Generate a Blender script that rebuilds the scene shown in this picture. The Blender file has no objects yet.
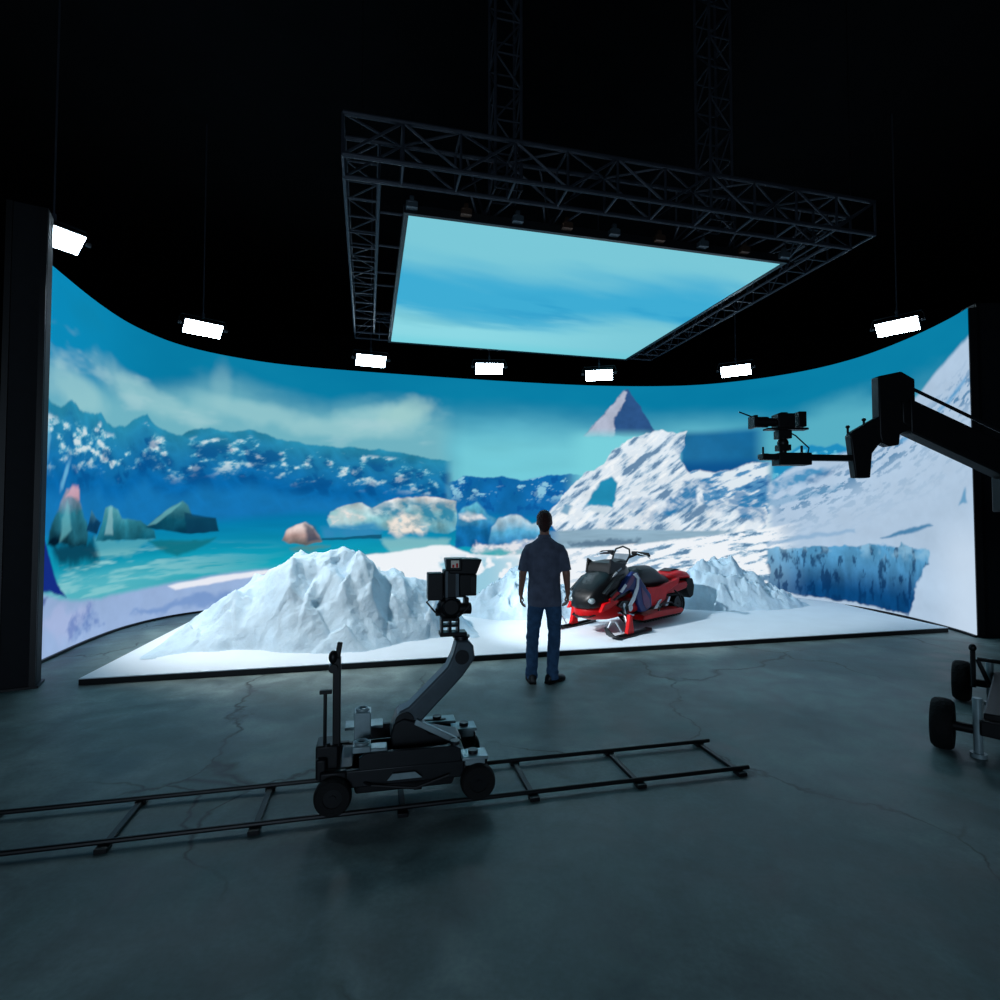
import bpy, bmesh, math, random
import numpy as np
from mathutils import Vector, Matrix

C = bpy.context.scene.collection
PI = math.pi
# ---------------------------------------------------------------- camera, world, exposure
cam_data = bpy.data.cameras.new('camera')
cam_data.sensor_width = 36; cam_data.lens = 545*36/1000
cam_data.clip_end = 200
cam = bpy.data.objects.new('camera', cam_data); C.objects.link(cam)
cam.location = (0, 0, 1.72)
cam.rotation_euler = (PI/2 + math.atan(18/545), 0, 0)
sc = bpy.context.scene
sc.camera = cam
sc.view_settings.view_transform = 'Standard'; sc.view_settings.look = 'None'
sc.view_settings.gamma = 1; sc.view_settings.exposure = 0
sc.view_settings.use_curve_mapping = False
world = bpy.data.worlds.new('world'); sc.world = world; world.use_nodes = True
world.node_tree.nodes['Background'].inputs[0].default_value = (.25, .5, .8, 1)
world.node_tree.nodes['Background'].inputs[1].default_value = .0
# the hard stage lamp high at the left, aimed across the snow set
def spot(loc, target, power, size, blend, radius, color):
    d = bpy.data.lights.new('stage_spot', 'SPOT'); d.energy = power; d.spot_size = math.radians(size)
    d.spot_blend = blend; d.shadow_soft_size = radius; d.color = color
    o = bpy.data.objects.new('stage_spot', d); C.objects.link(o); o.location = loc
    o.rotation_euler = (Vector(target)-Vector(loc)).to_track_quat('-Z', 'Y').to_euler()
    return o
KEY = spot((-5.0, 3.6, 5.0), (3.0, 9.4, 0.2), 4300, 27, .5, .02, (.92, .97, 1))      # on the snowmobile
spot((-5.45, 7.0, 5.6), (-2.5, 8.3, 0.0), 1550, 60, .7, .05, (1, .98, .95))            # beside the left soft light, on the snow heap
# added fill lamp, low behind the camera, brightens the man and camera rigs
def area(loc, target, power, size, color):
    d = bpy.data.lights.new('fill_light', 'AREA'); d.energy = power; d.size = size; d.color = color
    o = bpy.data.objects.new('fill_light', d); C.objects.link(o); o.location = loc
    o.rotation_euler = (Vector(target)-Vector(loc)).to_track_quat('-Z', 'Y').to_euler()
    return o
area((-1, -6.5, 1.7), (0, 6, 1.2), 210, 2.5, (.6, .8, 1))
SOFT = 45          # brightness of the seven soft lights
# ---------------------------------------------------------------- materials
def srgb(c): return tuple((x/255/12.92 if x/255 <= .04045 else ((x/255+.055)/1.055)**2.4) for x in c)
def mat(name, col, rough=.5, metal=0, var=.15, scale=12, bump=0, bscale=60, spec=.5, coat=0):
    m = bpy.data.materials.new(name); m.use_nodes = True
    nt = m.node_tree; b = nt.nodes['Principled BSDF']; N = nt.nodes.new; K = nt.links.new
    c = srgb(col)
    tc = N('ShaderNodeTexCoord'); nz = N('ShaderNodeTexNoise'); nz.inputs['Scale'].default_value = scale; nz.inputs['Detail'].default_value = 5
    K(tc.outputs['Object'], nz.inputs['Vector'])
    r = N('ShaderNodeValToRGB'); r.color_ramp.elements[0].position = .3; r.color_ramp.elements[1].position = .7
    r.color_ramp.elements[0].color = tuple(x*(1-var) for x in c)+(1,); r.color_ramp.elements[1].color = tuple(min(1, x*(1+var)) for x in c)+(1,)
    K(nz.outputs['Fac'], r.inputs[0]); K(r.outputs[0], b.inputs['Base Color'])
    b.inputs['Roughness'].default_value = rough; b.inputs['Metallic'].default_value = metal
    b.inputs['Specular IOR Level'].default_value = spec; b.inputs['Coat Weight'].default_value = coat
    if bump:
        n2 = N('ShaderNodeTexNoise'); n2.inputs['Scale'].default_value = bscale; n2.inputs['Detail'].default_value = 6
        K(tc.outputs['Object'], n2.inputs['Vector'])
        bp = N('ShaderNodeBump'); bp.inputs['Strength'].default_value = bump; bp.inputs['Distance'].default_value = .02
        K(n2.outputs['Fac'], bp.inputs['Height']); K(bp.outputs[0], b.inputs['Normal'])
    return m
def emit(name, col, strength):
    m = bpy.data.materials.new(name); m.use_nodes = True; nt = m.node_tree; nt.nodes.clear()
    o = nt.nodes.new('ShaderNodeOutputMaterial'); e = nt.nodes.new('ShaderNodeEmission')
    e.inputs[0].default_value = tuple(col)+(1,); e.inputs[1].default_value = strength
    nt.links.new(e.outputs[0], o.inputs[0]); return m
def emit_attr(name):
    m = emit(name, (1, 1, 1), 1); nt = m.node_tree
    a = nt.nodes.new('ShaderNodeAttribute'); a.attribute_name = 'Col'
    e = [n for n in nt.nodes if n.type == 'EMISSION'][0]
    nt.links.new(a.outputs['Color'], e.inputs[0]); return m
def concrete():
    m = bpy.data.materials.new('concrete'); m.use_nodes = True
    nt = m.node_tree; b = nt.nodes['Principled BSDF']; N = nt.nodes.new; K = nt.links.new
    tc = N('ShaderNodeTexCoord')
    def noise(scale, detail=6, dist=0):
        n = N('ShaderNodeTexNoise'); n.inputs['Scale'].default_value = scale; n.inputs['Detail'].default_value = detail; n.inputs['Distortion'].default_value = dist
        K(tc.outputs['Object'], n.inputs['Vector']); return n
    def ramp(fac, a, b_, c0, c1):
        r = N('ShaderNodeValToRGB'); r.color_ramp.elements[0].position = a; r.color_ramp.elements[1].position = b_
        r.color_ramp.elements[0].color = tuple(c0)+(1,); r.color_ramp.elements[1].color = tuple(c1)+(1,); K(fac, r.inputs[0]); return r
    def mix(mode, f, a, c):
        x = N('ShaderNodeMix'); x.data_type = 'RGBA'; x.blend_type = mode
        if hasattr(f, 'links') or hasattr(f, 'is_linked'): K(f, x.inputs[0])
        else: x.inputs[0].default_value = f
        K(a, x.inputs[6])
        K(c, x.inputs[7]); return x.outputs[2]
    big = noise(.55, 8, 1.2); med = noise(3.2, 8, .4); fine = noise(38, 6)
    base = ramp(big.outputs['Fac'], .40, .62, (.105, .155, .160), (.20, .265, .27))
    m2 = ramp(med.outputs['Fac'], .3, .72, (.5, .5, .5), (1.42, 1.42, 1.38))
    c = mix('MULTIPLY', 1.0, base.outputs[0], m2.outputs[0])
    f2 = ramp(fine.outputs['Fac'], .3, .7, (.85, .85, .85), (1.12, 1.12, 1.12))
    c = mix('MULTIPLY', .8, c, f2.outputs[0])
    # cracks: edges of warped cells, kept only in places
    wp = noise(1.1, 6); mp = N('ShaderNodeVectorMath'); mp.operation = 'MULTIPLY_ADD'
    K(wp.outputs['Color'], mp.inputs[0]); mp.inputs[1].default_value = (1.3, 1.3, 0); K(tc.outputs['Object'], mp.inputs[2])
    vo = N('ShaderNodeTexVoronoi'); vo.feature = 'DISTANCE_TO_EDGE'; vo.inputs['Scale'].default_value = .36; K(mp.outputs[0], vo.inputs['Vector'])
    cr = ramp(vo.outputs['Distance'], .0, .008, (1, 1, 1), (0, 0, 0))
    keep = ramp(noise(.7, 3).outputs['Fac'], .44, .54, (0, 0, 0), (1, 1, 1))
    ml = N('ShaderNodeMath'); ml.operation = 'MULTIPLY'; K(cr.outputs[0], ml.inputs[0]); K(keep.outputs[0], ml.inputs[1])
    dark = N('ShaderNodeRGB'); dark.outputs[0].default_value = (.03, .034, .036, 1)
    c = mix('MIX', ml.outputs[0], c, dark.outputs[0])
    K(c, b.inputs['Base Color'])
    rr = ramp(med.outputs['Fac'], .3, .7, (.42, .42, .42), (.62, .62, .62)); K(rr.outputs[0], b.inputs['Roughness'])
    b.inputs['Specular IOR Level'].default_value = .35
    bp = N('ShaderNodeBump'); bp.inputs['Strength'].default_value = .35; bp.inputs['Distance'].default_value = .01
    K(med.outputs['Fac'], bp.inputs['Height']); K(bp.outputs[0], b.inputs['Normal'])
    return m
M = dict(
    concrete=concrete(),
    hall=mat('black_paint', (10, 11, 13), .9, var=.3, scale=2, spec=.1),
    black=mat('black_metal', (16, 17, 20), .45, .2, spec=.3),
    drape=mat('charcoal_panel', (17, 20, 25), .7, spec=.2),
    truss=mat('dark_steel', (50, 55, 64), .5, .3, spec=.2),
    rubber=mat('black_rubber', (13, 13, 14), .75, spec=.25, bump=.3, bscale=90),
    tread=mat('tyre_rubber', (11, 11, 12), .8, spec=.2, bump=.6, bscale=40),
    grey=mat('grey_painted_metal', (74, 86, 94), .38, .35),
    lightgrey=mat('pale_grey_metal', (140, 160, 166), .35, .3),
    darkgrey=mat('dark_grey_metal', (26, 29, 33), .42, .4),
    snow=mat('snow_floor', (222, 233, 243), .75, var=.025, scale=3, bump=.15, bscale=25, spec=.2),
    mound=mat('packed_snow', (192, 216, 232), .7, var=.09, scale=5, bump=.8, bscale=14, spec=.25),
    stone=mat('dark_stone', (70, 78, 84), .8),
    red=mat('red_plastic', (170, 4, 12), .42, var=.1, spec=.2),
    brightred=mat('bright_red_plastic', (200, 6, 16), .42, var=.1, spec=.2),
    gloss=mat('black_gloss_plastic', (12, 13, 16), .36, spec=.3),
    blue=mat('blue_plastic', (30, 44, 104), .4, var=.3, scale=6, spec=.25),
    purple=mat('purple_plastic', (92, 34, 84), .45, var=.25, scale=8),
    white=mat('white_plastic', (214, 220, 228), .35),
    seat=mat('black_vinyl', (18, 20, 25), .5, bump=.1, bscale=200),
    chrome=mat('bare_aluminium', (170, 176, 182), .3, .8),
    glass=mat('tinted_acrylic', (120, 132, 142), .15, coat=.6),
    lamp=mat('headlamp_lens', (120, 134, 140), .2, coat=.3),
    skin=mat('skin', (158, 112, 96), .55, var=.06),
    hair=mat('dark_brown_hair', (58, 24, 18), .6, var=.4, scale=60, bump=.6, bscale=160),
    shirt=mat('dark_slate_cotton', (96, 102, 122), .85, var=.2, scale=14, bump=.25, bscale=260, spec=.15),
    denim=mat('dark_blue_denim', (60, 92, 128), .85, var=.25, scale=20, bump=.3, bscale=320, spec=.15),
    shoe=mat('dark_leather', (22, 25, 30), .5),
    ivory=mat('pale_label', (222, 214, 200), .5),
    brass=mat('brown_steel', (84, 62, 50), .45, .6),
    leds=emit_attr('led_picture'), ledsky=emit_attr('led_sky_picture'),
    softlight=emit('soft_light_face', (.66, .86, 1), SOFT),
)
# ---------------------------------------------------------------- mesh helpers
class MB:
    def __init__(s): s.v = []; s.f = []
    def add(s, vs, fs):
        k = len(s.v); s.v += [tuple(p) for p in vs]; s.f += [tuple(i+k for i in f) for f in fs]; return s
    def box(s, c, d, rot=None, taper=1):
        vs = []
        for z in (-1, 1):
            t = taper if z > 0 else 1
            for x, y in ((-1, -1), (1, -1), (1, 1), (-1, 1)): vs.append(Vector((x*d[0]/2*t, y*d[1]/2*t, z*d[2]/2)))
        if rot: vs = [rot @ p for p in vs]
        vs = [p+Vector(c) for p in vs]
        return s.add(vs, [(0, 3, 2, 1), (4, 5, 6, 7), (0, 1, 5, 4), (1, 2, 6, 5), (2, 3, 7, 6), (3, 0, 4, 7)])
    def ring_solid(s, rings, cap=True, closed=False):
        n = len(rings[0]); vs = [p for r in rings for p in r]; fs = []
        m = len(rings)
        for i in range(m if closed else m-1):
            a, b = i*n, ((i+1) % m)*n
            for j in range(n): fs.append((a+j, a+(j+1) % n, b+(j+1) % n, b+j))
        if cap and not closed: fs.append(tuple(range(n-1, -1, -1))); fs.append(tuple((m-1)*n+j for j in range(n)))
        return s.add(vs, fs)
    def tube(s, pts, r, n=8, cap=True, closed=False):
        P = [Vector(p) for p in pts]; R = r if isinstance(r, (list, tuple)) else [r]*len(P); rings = []; up = None
        for i, p in enumerate(P):
            if closed: d = (P[(i+1) % len(P)]-P[i-1]).normalized()
            else: d = ((P[min(i+1, len(P)-1)]-P[max(i-1, 0)])).normalized()
            if up is None: up = Vector((0, 0, 1)) if abs(d.z) < .9 else Vector((1, 0, 0))
            a = d.cross(up).normalized(); b = a.cross(d).normalized(); up = b
            rings.append([p+a*math.cos(t)*R[i]+b*math.sin(t)*R[i] for t in [2*PI*k/n for k in range(n)]])
        return s.ring_solid(rings, cap, closed)
    def bar(s, a, b, w, h=None):
        """square bar from a to b"""
        a, b = Vector(a), Vector(b); h = h or w; d = (b-a).normalized()
        up = Vector((0, 0, 1)) if abs(d.z) < .95 else Vector((1, 0, 0))
        x = d.cross(up).normalized()*w/2; y = x.cross(d).normalized()*h/2
        return s.ring_solid([[p-x-y, p+x-y, p+x+y, p-x+y] for p in (a, b)])
    def cyl(s, a, b, r, r2=None, n=20):
        return s.tube([a, b], [r, r if r2 is None else r2], n)
    def ell(s, c, r, n=16, m=10, rot=None):
        rings = []
        for i in range(m+1):
            t = PI*(i+.02)/(m+.04); z = -math.cos(t); q = math.sin(t)
            ring = [Vector((q*math.cos(2*PI*k/n)*r[0], q*math.sin(2*PI*k/n)*r[1], z*r[2])) for k in range(n)]
            if rot: ring = [rot @ p for p in ring]
            rings.append([p+Vector(c) for p in ring])
        return s.ring_solid(rings)
    def prism(s, poly, axis, a, b):
        """polygon of 2-D points swept along an axis ('x','y','z') from a to b"""
        def P(p, t): return {'x': (t, p[0], p[1]), 'y': (p[0], t, p[1]), 'z': (p[0], p[1], t)}[axis]
        return s.ring_solid([[P(p, a) for p in poly], [P(p, b) for p in poly]])
    def torus(s, c, R, r, axis='y', n=28, m=10, sq=1):
        pts = []
        for k in range(n):
            t = 2*PI*k/n; q = (R*math.cos(t), R*math.sin(t))
            pts.append({'y': (c[0]+q[0], c[1], c[2]+q[1]), 'x': (c[0], c[1]+q[0], c[2]+q[1]), 'z': (c[0]+q[0], c[1]+q[1], c[2])}[axis])
        return s.tube(pts, r, m, closed=True)
    def build(s, name, m, parent=None, bevel=0, smooth=None, seg=2):
        me = bpy.data.meshes.new(name); me.from_pydata([tuple(v) for v in s.v], [], s.f)
        bm = bmesh.new(); bm.from_mesh(me); bmesh.ops.recalc_face_normals(bm, faces=bm.faces); bm.to_mesh(me); bm.free()
        me.materials.append(m)
        o = bpy.data.objects.new(name, me); C.objects.link(o)
        if parent: o.parent = parent
        if bevel:
            bv = o.modifiers.new('bevel', 'BEVEL'); bv.width = bevel; bv.segments = seg; bv.limit_method = 'ANGLE'; bv.angle_limit = math.radians(35)
        if smooth is None: smooth = 35
        if smooth:
            me.polygons.foreach_set('use_smooth', [True]*len(me.polygons)); me.update()
            try: me.set_sharp_from_angle(angle=math.radians(smooth))
            except Exception: pass
        return o
def wheel(mb, c, axis, R, w, n=36, rim=.6):
    """tyre with rounded shoulders, as rings about a unit axis"""
    ax = Vector(axis).normalized(); up = Vector((0, 0, 1)); b = ax.cross(up).normalized(); up = b.cross(ax).normalized(); c = Vector(c)
    prof = [(-.5, rim), (-.5, .88), (-.36, .97), (-.12, 1), (.12, 1), (.36, .97), (.5, .88), (.5, rim)]
    rings = [[c+ax*w*t+(b*math.cos(2*PI*k/n)+up*math.sin(2*PI*k/n))*R*q for t, q in prof] for k in range(n)]
    return mb.ring_solid(rings, closed=True)
def hub(mb, c, axis, R, w, n=24):
    ax = Vector(axis).normalized(); c = Vector(c)
    mb.tube([c-ax*w*.5, c+ax*w*.5], R, n)
    return mb.tube([c-ax*w*.62, c+ax*w*.62], R*.35, 12)
def empty(name, loc, rz=0, label=None, cat=None, group=None):
    o = bpy.data.objects.new(name, None); C.objects.link(o); o.location = loc; o.rotation_euler = (0, 0, rz)
    o.empty_display_size = .2
    return tag(o, label, cat, group)
def tag(o, label=None, cat=None, group=None, kind=None):
    if label: o['label'] = label
    if cat: o['category'] = cat
    if group: o['group'] = group
    if kind: o['kind'] = kind
    return o
def bake(o):
    """replace an object's mesh by its modified result"""
    bpy.context.view_layer.update()
    dg = bpy.context.evaluated_depsgraph_get(); me = bpy.data.meshes.new_from_object(o.evaluated_get(dg))
    o.modifiers.clear(); o.data = me; me.polygons.foreach_set('use_smooth', [True]*len(me.polygons)); return o
def fuse(o, voxel, smooth=3):
    r = o.modifiers.new('r', 'REMESH'); r.mode = 'VOXEL'; r.voxel_size = voxel
    if smooth: m = o.modifiers.new('s', 'SMOOTH'); m.iterations = smooth; m.factor = .6
    return bake(o)
# ---------------------------------------------------------------- the hall
def slab(name, c, d, m): return tag(MB().box(c, d).build(name, m, smooth=0), kind='structure')
slab('floor', (0, 6, -.1), (30, 28, .2), M['concrete'])
slab('ceiling', (0, 6, 8.6), (30, 28, .2), M['hall'])
slab('wall_back', (0, 20.1, 4.25), (30, .2, 8.5), M['hall'])
slab('wall_front', (0, -8.1, 4.25), (30, .2, 8.5), M['hall'])
slab('wall_left', (-15.1, 6, 4.25), (.2, 28, 8.5), M['hall'])
slab('wall_right', (15.1, 6, 4.25), (.2, 28, 8.5), M['hall'])
# ---------------------------------------------------------------- the picture shown on the LED wall
_rs = np.random.RandomState(7)
_lat = _rs.rand(256, 256)
def vnoise(x, y):
    xi = np.floor(x).astype(int); yi = np.floor(y).astype(int)
    fx = x - xi; fy = y - yi
    fx = fx*fx*(3-2*fx); fy = fy*fy*(3-2*fy)
    a = _lat[xi & 255, yi & 255]; b = _lat[(xi+1) & 255, yi & 255]
    c = _lat[xi & 255, (yi+1) & 255]; d = _lat[(xi+1) & 255, (yi+1) & 255]
    return (a*(1-fx)+b*fx)*(1-fy) + (c*(1-fx)+d*fx)*fy
def fbm(x, y, o=4, seed=0):
    r = 0; a = .5; t = 0
    for k in range(o):
        r = r + a*vnoise(x*2**k + seed*17.3 + k*31.7, y*2**k + seed*9.1 + k*11.3); t += a; a *= .55
    return r/t
def sstep(x, a, b):
    t = np.clip((x-a)/(b-a), 0, 1); return t*t*(3-2*t)
def lin(c):
    c = np.asarray(c, float)/255
    return np.where(c <= .04045, c/12.92, ((c+.055)/1.055)**2.4)
def ridged(x, y, o=5, seed=0):
    r = 0; a = .5; t = 0
    for k in range(o):
        r = r + a*(1-np.abs(2*vnoise(x*2**k+seed*13.7+k*5.1, y*2**k+seed*7.3+k*9.7)-1)); t += a; a *= .5
    return r/t
class Picture:
    """paints colours over wall coordinates: u metres along the wall, v metres above the floor"""
    def __init__(s, u, v):
        s.u, s.v = u, v; s.c = np.zeros(u.shape+(3,))
    def mix(s, col, m):
        col = np.asarray(col, float)
        s.c += (col - s.c)*np.clip(m, 0, 1)[..., None]
    def top(s, pts, x=None):
        p = np.array(sorted(pts)); return np.interp(s.u if x is None else x, p[:, 0], p[:, 1])
    def under(s, pts, col, soft=.03, rough=0, freq=6, lo=None, hi=None, fade=.1, seed=1):
        """everything below a ridge line, between u=lo and u=hi"""
        h = s.top(pts)
        if rough: h = h + rough*(fbm(s.u*freq, s.v*0+seed, 4, seed)-.5)
        m = sstep(h - s.v, -soft, soft)
        if lo is not None: m = m*sstep(s.u, lo-fade, lo+fade)
        if hi is not None: m = m*sstep(s.u, hi+fade, hi-fade)
        s.mix(col, m); return m
    def poly(s, pts, col, soft=.03, rough=0, freq=5, alpha=1, seed=2, mot=0):
        P = np.array(pts, float)
        x0, y0 = P.min(0)-soft-rough-.05; x1, y1 = P.max(0)+soft+rough+.05
        box = (s.u > x0) & (s.u < x1) & (s.v > y0) & (s.v < y1)
        m = np.zeros(s.u.shape); x = s.u[box]; y = s.v[box]
        if rough:
            x = x + rough*2*(fbm(s.u[box]*freq, s.v[box]*freq, 3, seed)-.5); y = y + rough*2*(fbm(s.u[box]*freq, s.v[box]*freq, 3, seed+5)-.5)
        d = np.full(x.shape, 1e9); ins = np.zeros(x.shape, bool)
        for (ax, ay), (bx, by) in zip(P, np.roll(P, -1, 0)):
            t = np.clip(((x-ax)*(bx-ax)+(y-ay)*(by-ay))/((bx-ax)**2+(by-ay)**2+1e-9), 0, 1)
            d = np.minimum(d, np.hypot(x-ax-t*(bx-ax), y-ay-t*(by-ay)))
            if ay != by: ins ^= ((ay > y) != (by > y)) & (x < (bx-ax)*(y-ay)/(by-ay)+ax)
        m[box] = sstep(np.where(ins, d, -d), -soft, soft)*alpha
        if mot: m = m*(1-mot+mot*sstep(fbm(s.u*5+s.v*2, s.v*7, 4, seed+50), .36, .64))
        s.mix(col, m); return m
    def blob(s, p, ru, rv, col, alpha=1, tilt=0, rough=.3, freq=3, seed=3):
        du = s.u-p[0]; dv = s.v-p[1]-tilt*du
        r = np.sqrt((du/ru)**2+(dv/rv)**2) + rough*(fbm(s.u*freq, s.v*freq, 3, seed)-.5)*2
        m = sstep(r, 1.15, .35)*alpha; s.mix(col, m); return m
    def grad(s, v0, v1, c0, c1):
        t = sstep(s.v, v0, v1)[..., None]; return lin(c0)*(1-t)+lin(c1)*t

def paint_wall(u, v):
    g = Picture(u, v)
    n1 = fbm(u*.5, v*1.3, 4, 1); n2 = fbm(u*2.2, v*2.6, 4, 2); n3 = fbm(u*6, v*6, 4, 3)
    # sky
    L, M, R = (1.11,3.2)[0], (9.34,4.31)[0], (16.47,4.3)[0]
    sky_top = lin([4,118,160])*(1-.35*n1[..., None])+lin([20,150,185])*.35*n1[..., None]
    g.c[:] = sky_top
    g.mix(lin([10,140,190]), .7*sstep(u, (3.97,3.81)[0], (1.11,3.2)[0]))
    # cloud veils
    lo = g.top([(0.75,3.46),(1.86,3.75),(3.36,3.94),(4.32,4.28),(5.03,4.34),(5.95,4.05),(6.72,3.99),(7.52,4.25),(8.36,4.21),(9.23,3.87),(9.37,3.81),(10.83,3.89),(12.73,3.81),(15.04,3.87),(16.46,3.75),(18.1,4.02),(20.55,3.94)])
    cl = sstep(v - (lo + .5*(n1-.5)+.12*(n2-.5)), .3, -.42)
    g.mix(lin([120,186,198]), cl*.85*sstep(u, M+.4, M-.4))
    hz = sstep(v - (lo + .35*(n1-.5)), .55, -.75)
    g.mix(lin([118,206,220])*(.88+.24*fbm(u*.45, v*2.2, 3, 37)[..., None]), hz*.95*sstep(u, M-.5, M+.3)*sstep(u, R+.3, R-1.5))
    g.mix(lin([90,178,198]), cl*.9*sstep(u, R-1.6, R+.3))
    for p, a, b, al, ti in ((1.48,3.39), .9, .32, .75, -.1), ((3.37,3.72), 1.6, .3, .7, -.15), ((5.31,3.79), 1.5, .26, .7, -.1), ((7.84,3.84), 1.2, .34, .85, .1), ((7.02,3.55), 1.6, .22, .75, 0), ((4.71,4.23), .25, .6, .3, .2):
        g.blob(p, a, b, lin([150,200,206]), al, ti, .35, 2.2, 5)
    g.blob((8.26,3.99), .7, .35, lin([165,208,205]), .6, .3, .35, 3, 9)
    g.mix(lin([12,128,168]), .55*sstep(n1, .5, .75)*sstep(v, (6.14,4.11)[1], (6.13,4.52)[1])*sstep(u, M+1, M-1))
    g.mix(lin([170,208,214]), .45*sstep(fbm(u*.9+v*.8, v*2.6-u*.5, 4, 61), .5, .75)*sstep(u, M+.2, M-1)*sstep(v, (4.34,2.96)[1], (4.34,3.42)[1])*sstep(v, (4.32,4.39)[1], (4.33,3.97)[1]))
    # far mountains, left part
    ridge = [(0.65,3.15),(0.76,3.15),(0.99,3.12),(1.16,3.11),(1.38,3.29),(1.62,3.17),(2.02,3.18),(2.18,3.25),(2.34,3.11),(2.81,3.14),(3.04,3.29),(3.31,3.44),(3.49,3.3),(3.75,3.23),(4.02,3.21),(4.34,3.37),(4.51,3.39),(4.72,3.34),(4.95,3.36),(5.22,3.45),(5.49,3.39),(5.87,3.28),(6.15,3.24),(6.73,3.2),(7.53,3.17),(8.16,3.13),(8.8,3.02),(9.41,2.95)]
    h = g.top(ridge)
    dpt = np.clip((h-v)/1.15, 0, 1)[..., None]
    colr = lin([40,138,172])*(1-dpt)**1.5 + lin([2,98,168])*(1-(1-dpt)**1.5)
    colr = colr*(.55+.62*ridged(u*2.2+v*1.6, v*2.4-u*.8, 4, 18)[..., None]*(.8+.4*n2[..., None]))
    m = g.under(ridge, colr, .025, .10, 5, None, M-.12, .14)
    fl = fbm(u*4.6+v*2.0, v*8.5-u*2.2, 5, 11)*.75+.25*fbm(u*1.1, v*2.0, 2, 15)
    fold = ridged(u*2.2+v*1.6, v*2.4-u*.8, 4, 18)
    band = sstep(h-v, .1, .22)*sstep(h-v, .95, .5)
    g.mix(lin([110,190,212]), m*band*sstep(fl, .50, .62)*.7)
    g.mix(lin([215,228,232]), m*band*sstep(fl, .57, .70)*.85)
    g.mix(lin([4,74,140]), m*sstep(fold, .62, .48)*.55*sstep(h-v, .1, .4)*sstep(h-v, 1.3, .8))
    g.mix(lin([30,130,190]), m*.5*sstep(h-v, .9, 1.25))
    g.blob((1.3,2.29), .14, .14, lin([110,185,220]), .8, 1.5, .4, 5, 4)
    g.blob((0.85,2.66), .08, .35, lin([120,190,220]), .5, 0, .4, 5, 4)
    # far mountains behind the middle panels
    ridge2 = [(9.35,2.51),(9.53,2.66),(9.86,2.63),(10.18,2.61),(10.41,2.66),(10.83,2.55),(11.42,2.68),(11.77,2.7),(12.13,2.73),(12.73,2.65),(14.81,2.6)]
    m = g.under(ridge2, lin([16,106,172])*(.7+.6*n2[..., None]), .02, .08, 5, M-.1, (12.73,2.6)[0], .1)
    g.mix(lin([150,210,230]), m*sstep(fl, .57, .66)*.8*sstep(v, 2.0, 2.3))
    g.mix(lin([8,78,150]), m*sstep(n3, .42, .3)*.6)
    # lake
    wl = [(0.69,1.49),(2.23,1.49),(4.71,1.68),(6.16,1.82),(9.35,1.85),(11.77,1.67)]
    lake = g.grad((6.18,0.58)[1], (6.16,1.88)[1], [16,160,178], [4,118,170])
    lake = lake*(.9+.25*fbm(u*.8, v*7, 3, 8)[..., None])
    g.under(wl, lake, .12, 0, 1, None, (11.41,1.67)[0], .3)
    wv = fbm(u*1.1, v*9, 4, 21)
    g.mix(lin([150,208,212]), sstep(wv, .46, .66)*sstep(v, (2.23,1.33)[1], (2.24,1.11)[1])*sstep(u, (6.18,0.88)[0], (2.51,1.09)[0])*.85)
    g.mix(lin([110,190,200]), .5*sstep(v, (2.24,1.11)[1], (2.26,0.75)[1])*sstep(u, (5.44,0.9)[0], (2.51,1.09)[0]))
    # floating ice at the left
    def berg(pts, top, mid, base, soft=.025, rough=.05, seed=1):
        P = np.array(pts); v0, v1 = P[:, 1].min(), P[:, 1].max()
        t = ((v-v0)/(v1-v0) + .5*(n2-.5))[..., None]
        c = np.where(t > .5, lin(mid)+(lin(top)-lin(mid))*np.clip((t-.5)*2, 0, 1), lin(base)+(lin(mid)-lin(base))*np.clip(t*2, 0, 1))
        return g.poly(pts, c*(.36+.82*ridged(u*3+v*.6, v*2.2-u*.8, 4, 40)[..., None]*(.75+.5*n3[..., None])), soft, rough, 4, 1, seed)
    g.poly([(0.97,1.39),(2.1,1.41),(2.24,1.11),(1.22,1.11)], lin([8,56,78]), .1, .1, 4, .9)
    g.poly([(2.1,1.41),(3.54,1.38),(3.0,1.12),(2.24,1.14)], lin([90,170,180]), .06, .06, 4, .6)
    g.poly([(3.39,1.32),(4.63,1.35),(4.38,1.17),(3.99,1.05),(3.64,1.18)], lin([16,108,122]), .04, .05, 4, .85)
    berg([(0.9,1.38),(0.91,1.57),(1.13,1.8),(1.22,1.97),(1.36,2.11),(1.51,2.17),(1.67,2.11),(1.74,1.83),(1.91,1.55),(1.87,1.35)], [190,170,195], [44,128,150], [2,28,46], .03, .06)
    g.poly([(1.32,1.99),(1.46,2.14),(1.62,2.14),(1.65,1.96),(1.47,2.01)], lin([228,170,185]), .03, .03, 6, .6)
    g.poly([(1.23,1.69),(1.37,1.95),(1.49,1.56),(1.2,1.44)], lin([110,190,200]), .04, .04, 5, .5)
    berg([(1.86,1.53),(1.98,1.83),(2.09,1.75),(2.25,1.66),(2.15,1.49)], [70,140,170], [14,70,110], [6,50,84], .02, .03)
    berg([(2.13,1.39),(2.27,1.62),(2.37,1.87),(2.5,1.91),(2.68,1.86),(2.79,1.72),(3.2,1.69),(3.53,1.52),(3.56,1.38)], [90,168,180], [44,130,150], [16,92,114], .02, .03)
    g.poly([(2.36,1.47),(2.45,1.87),(2.53,1.89),(2.57,1.46)], lin([150,200,205]), .03, .02, 4, .5)
    berg([(3.34,1.57),(3.63,1.77),(3.82,1.91),(4.06,2.02),(4.15,1.95),(4.23,1.76),(4.64,1.72),(4.7,1.48),(4.2,1.43)], [70,146,160], [14,84,106], [4,52,78], .02, .02)
    g.poly([(4.08,1.83),(4.64,1.72),(4.68,1.48),(4.13,1.45)], lin([10,60,88]), .02, .02, 4, .8)
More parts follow.
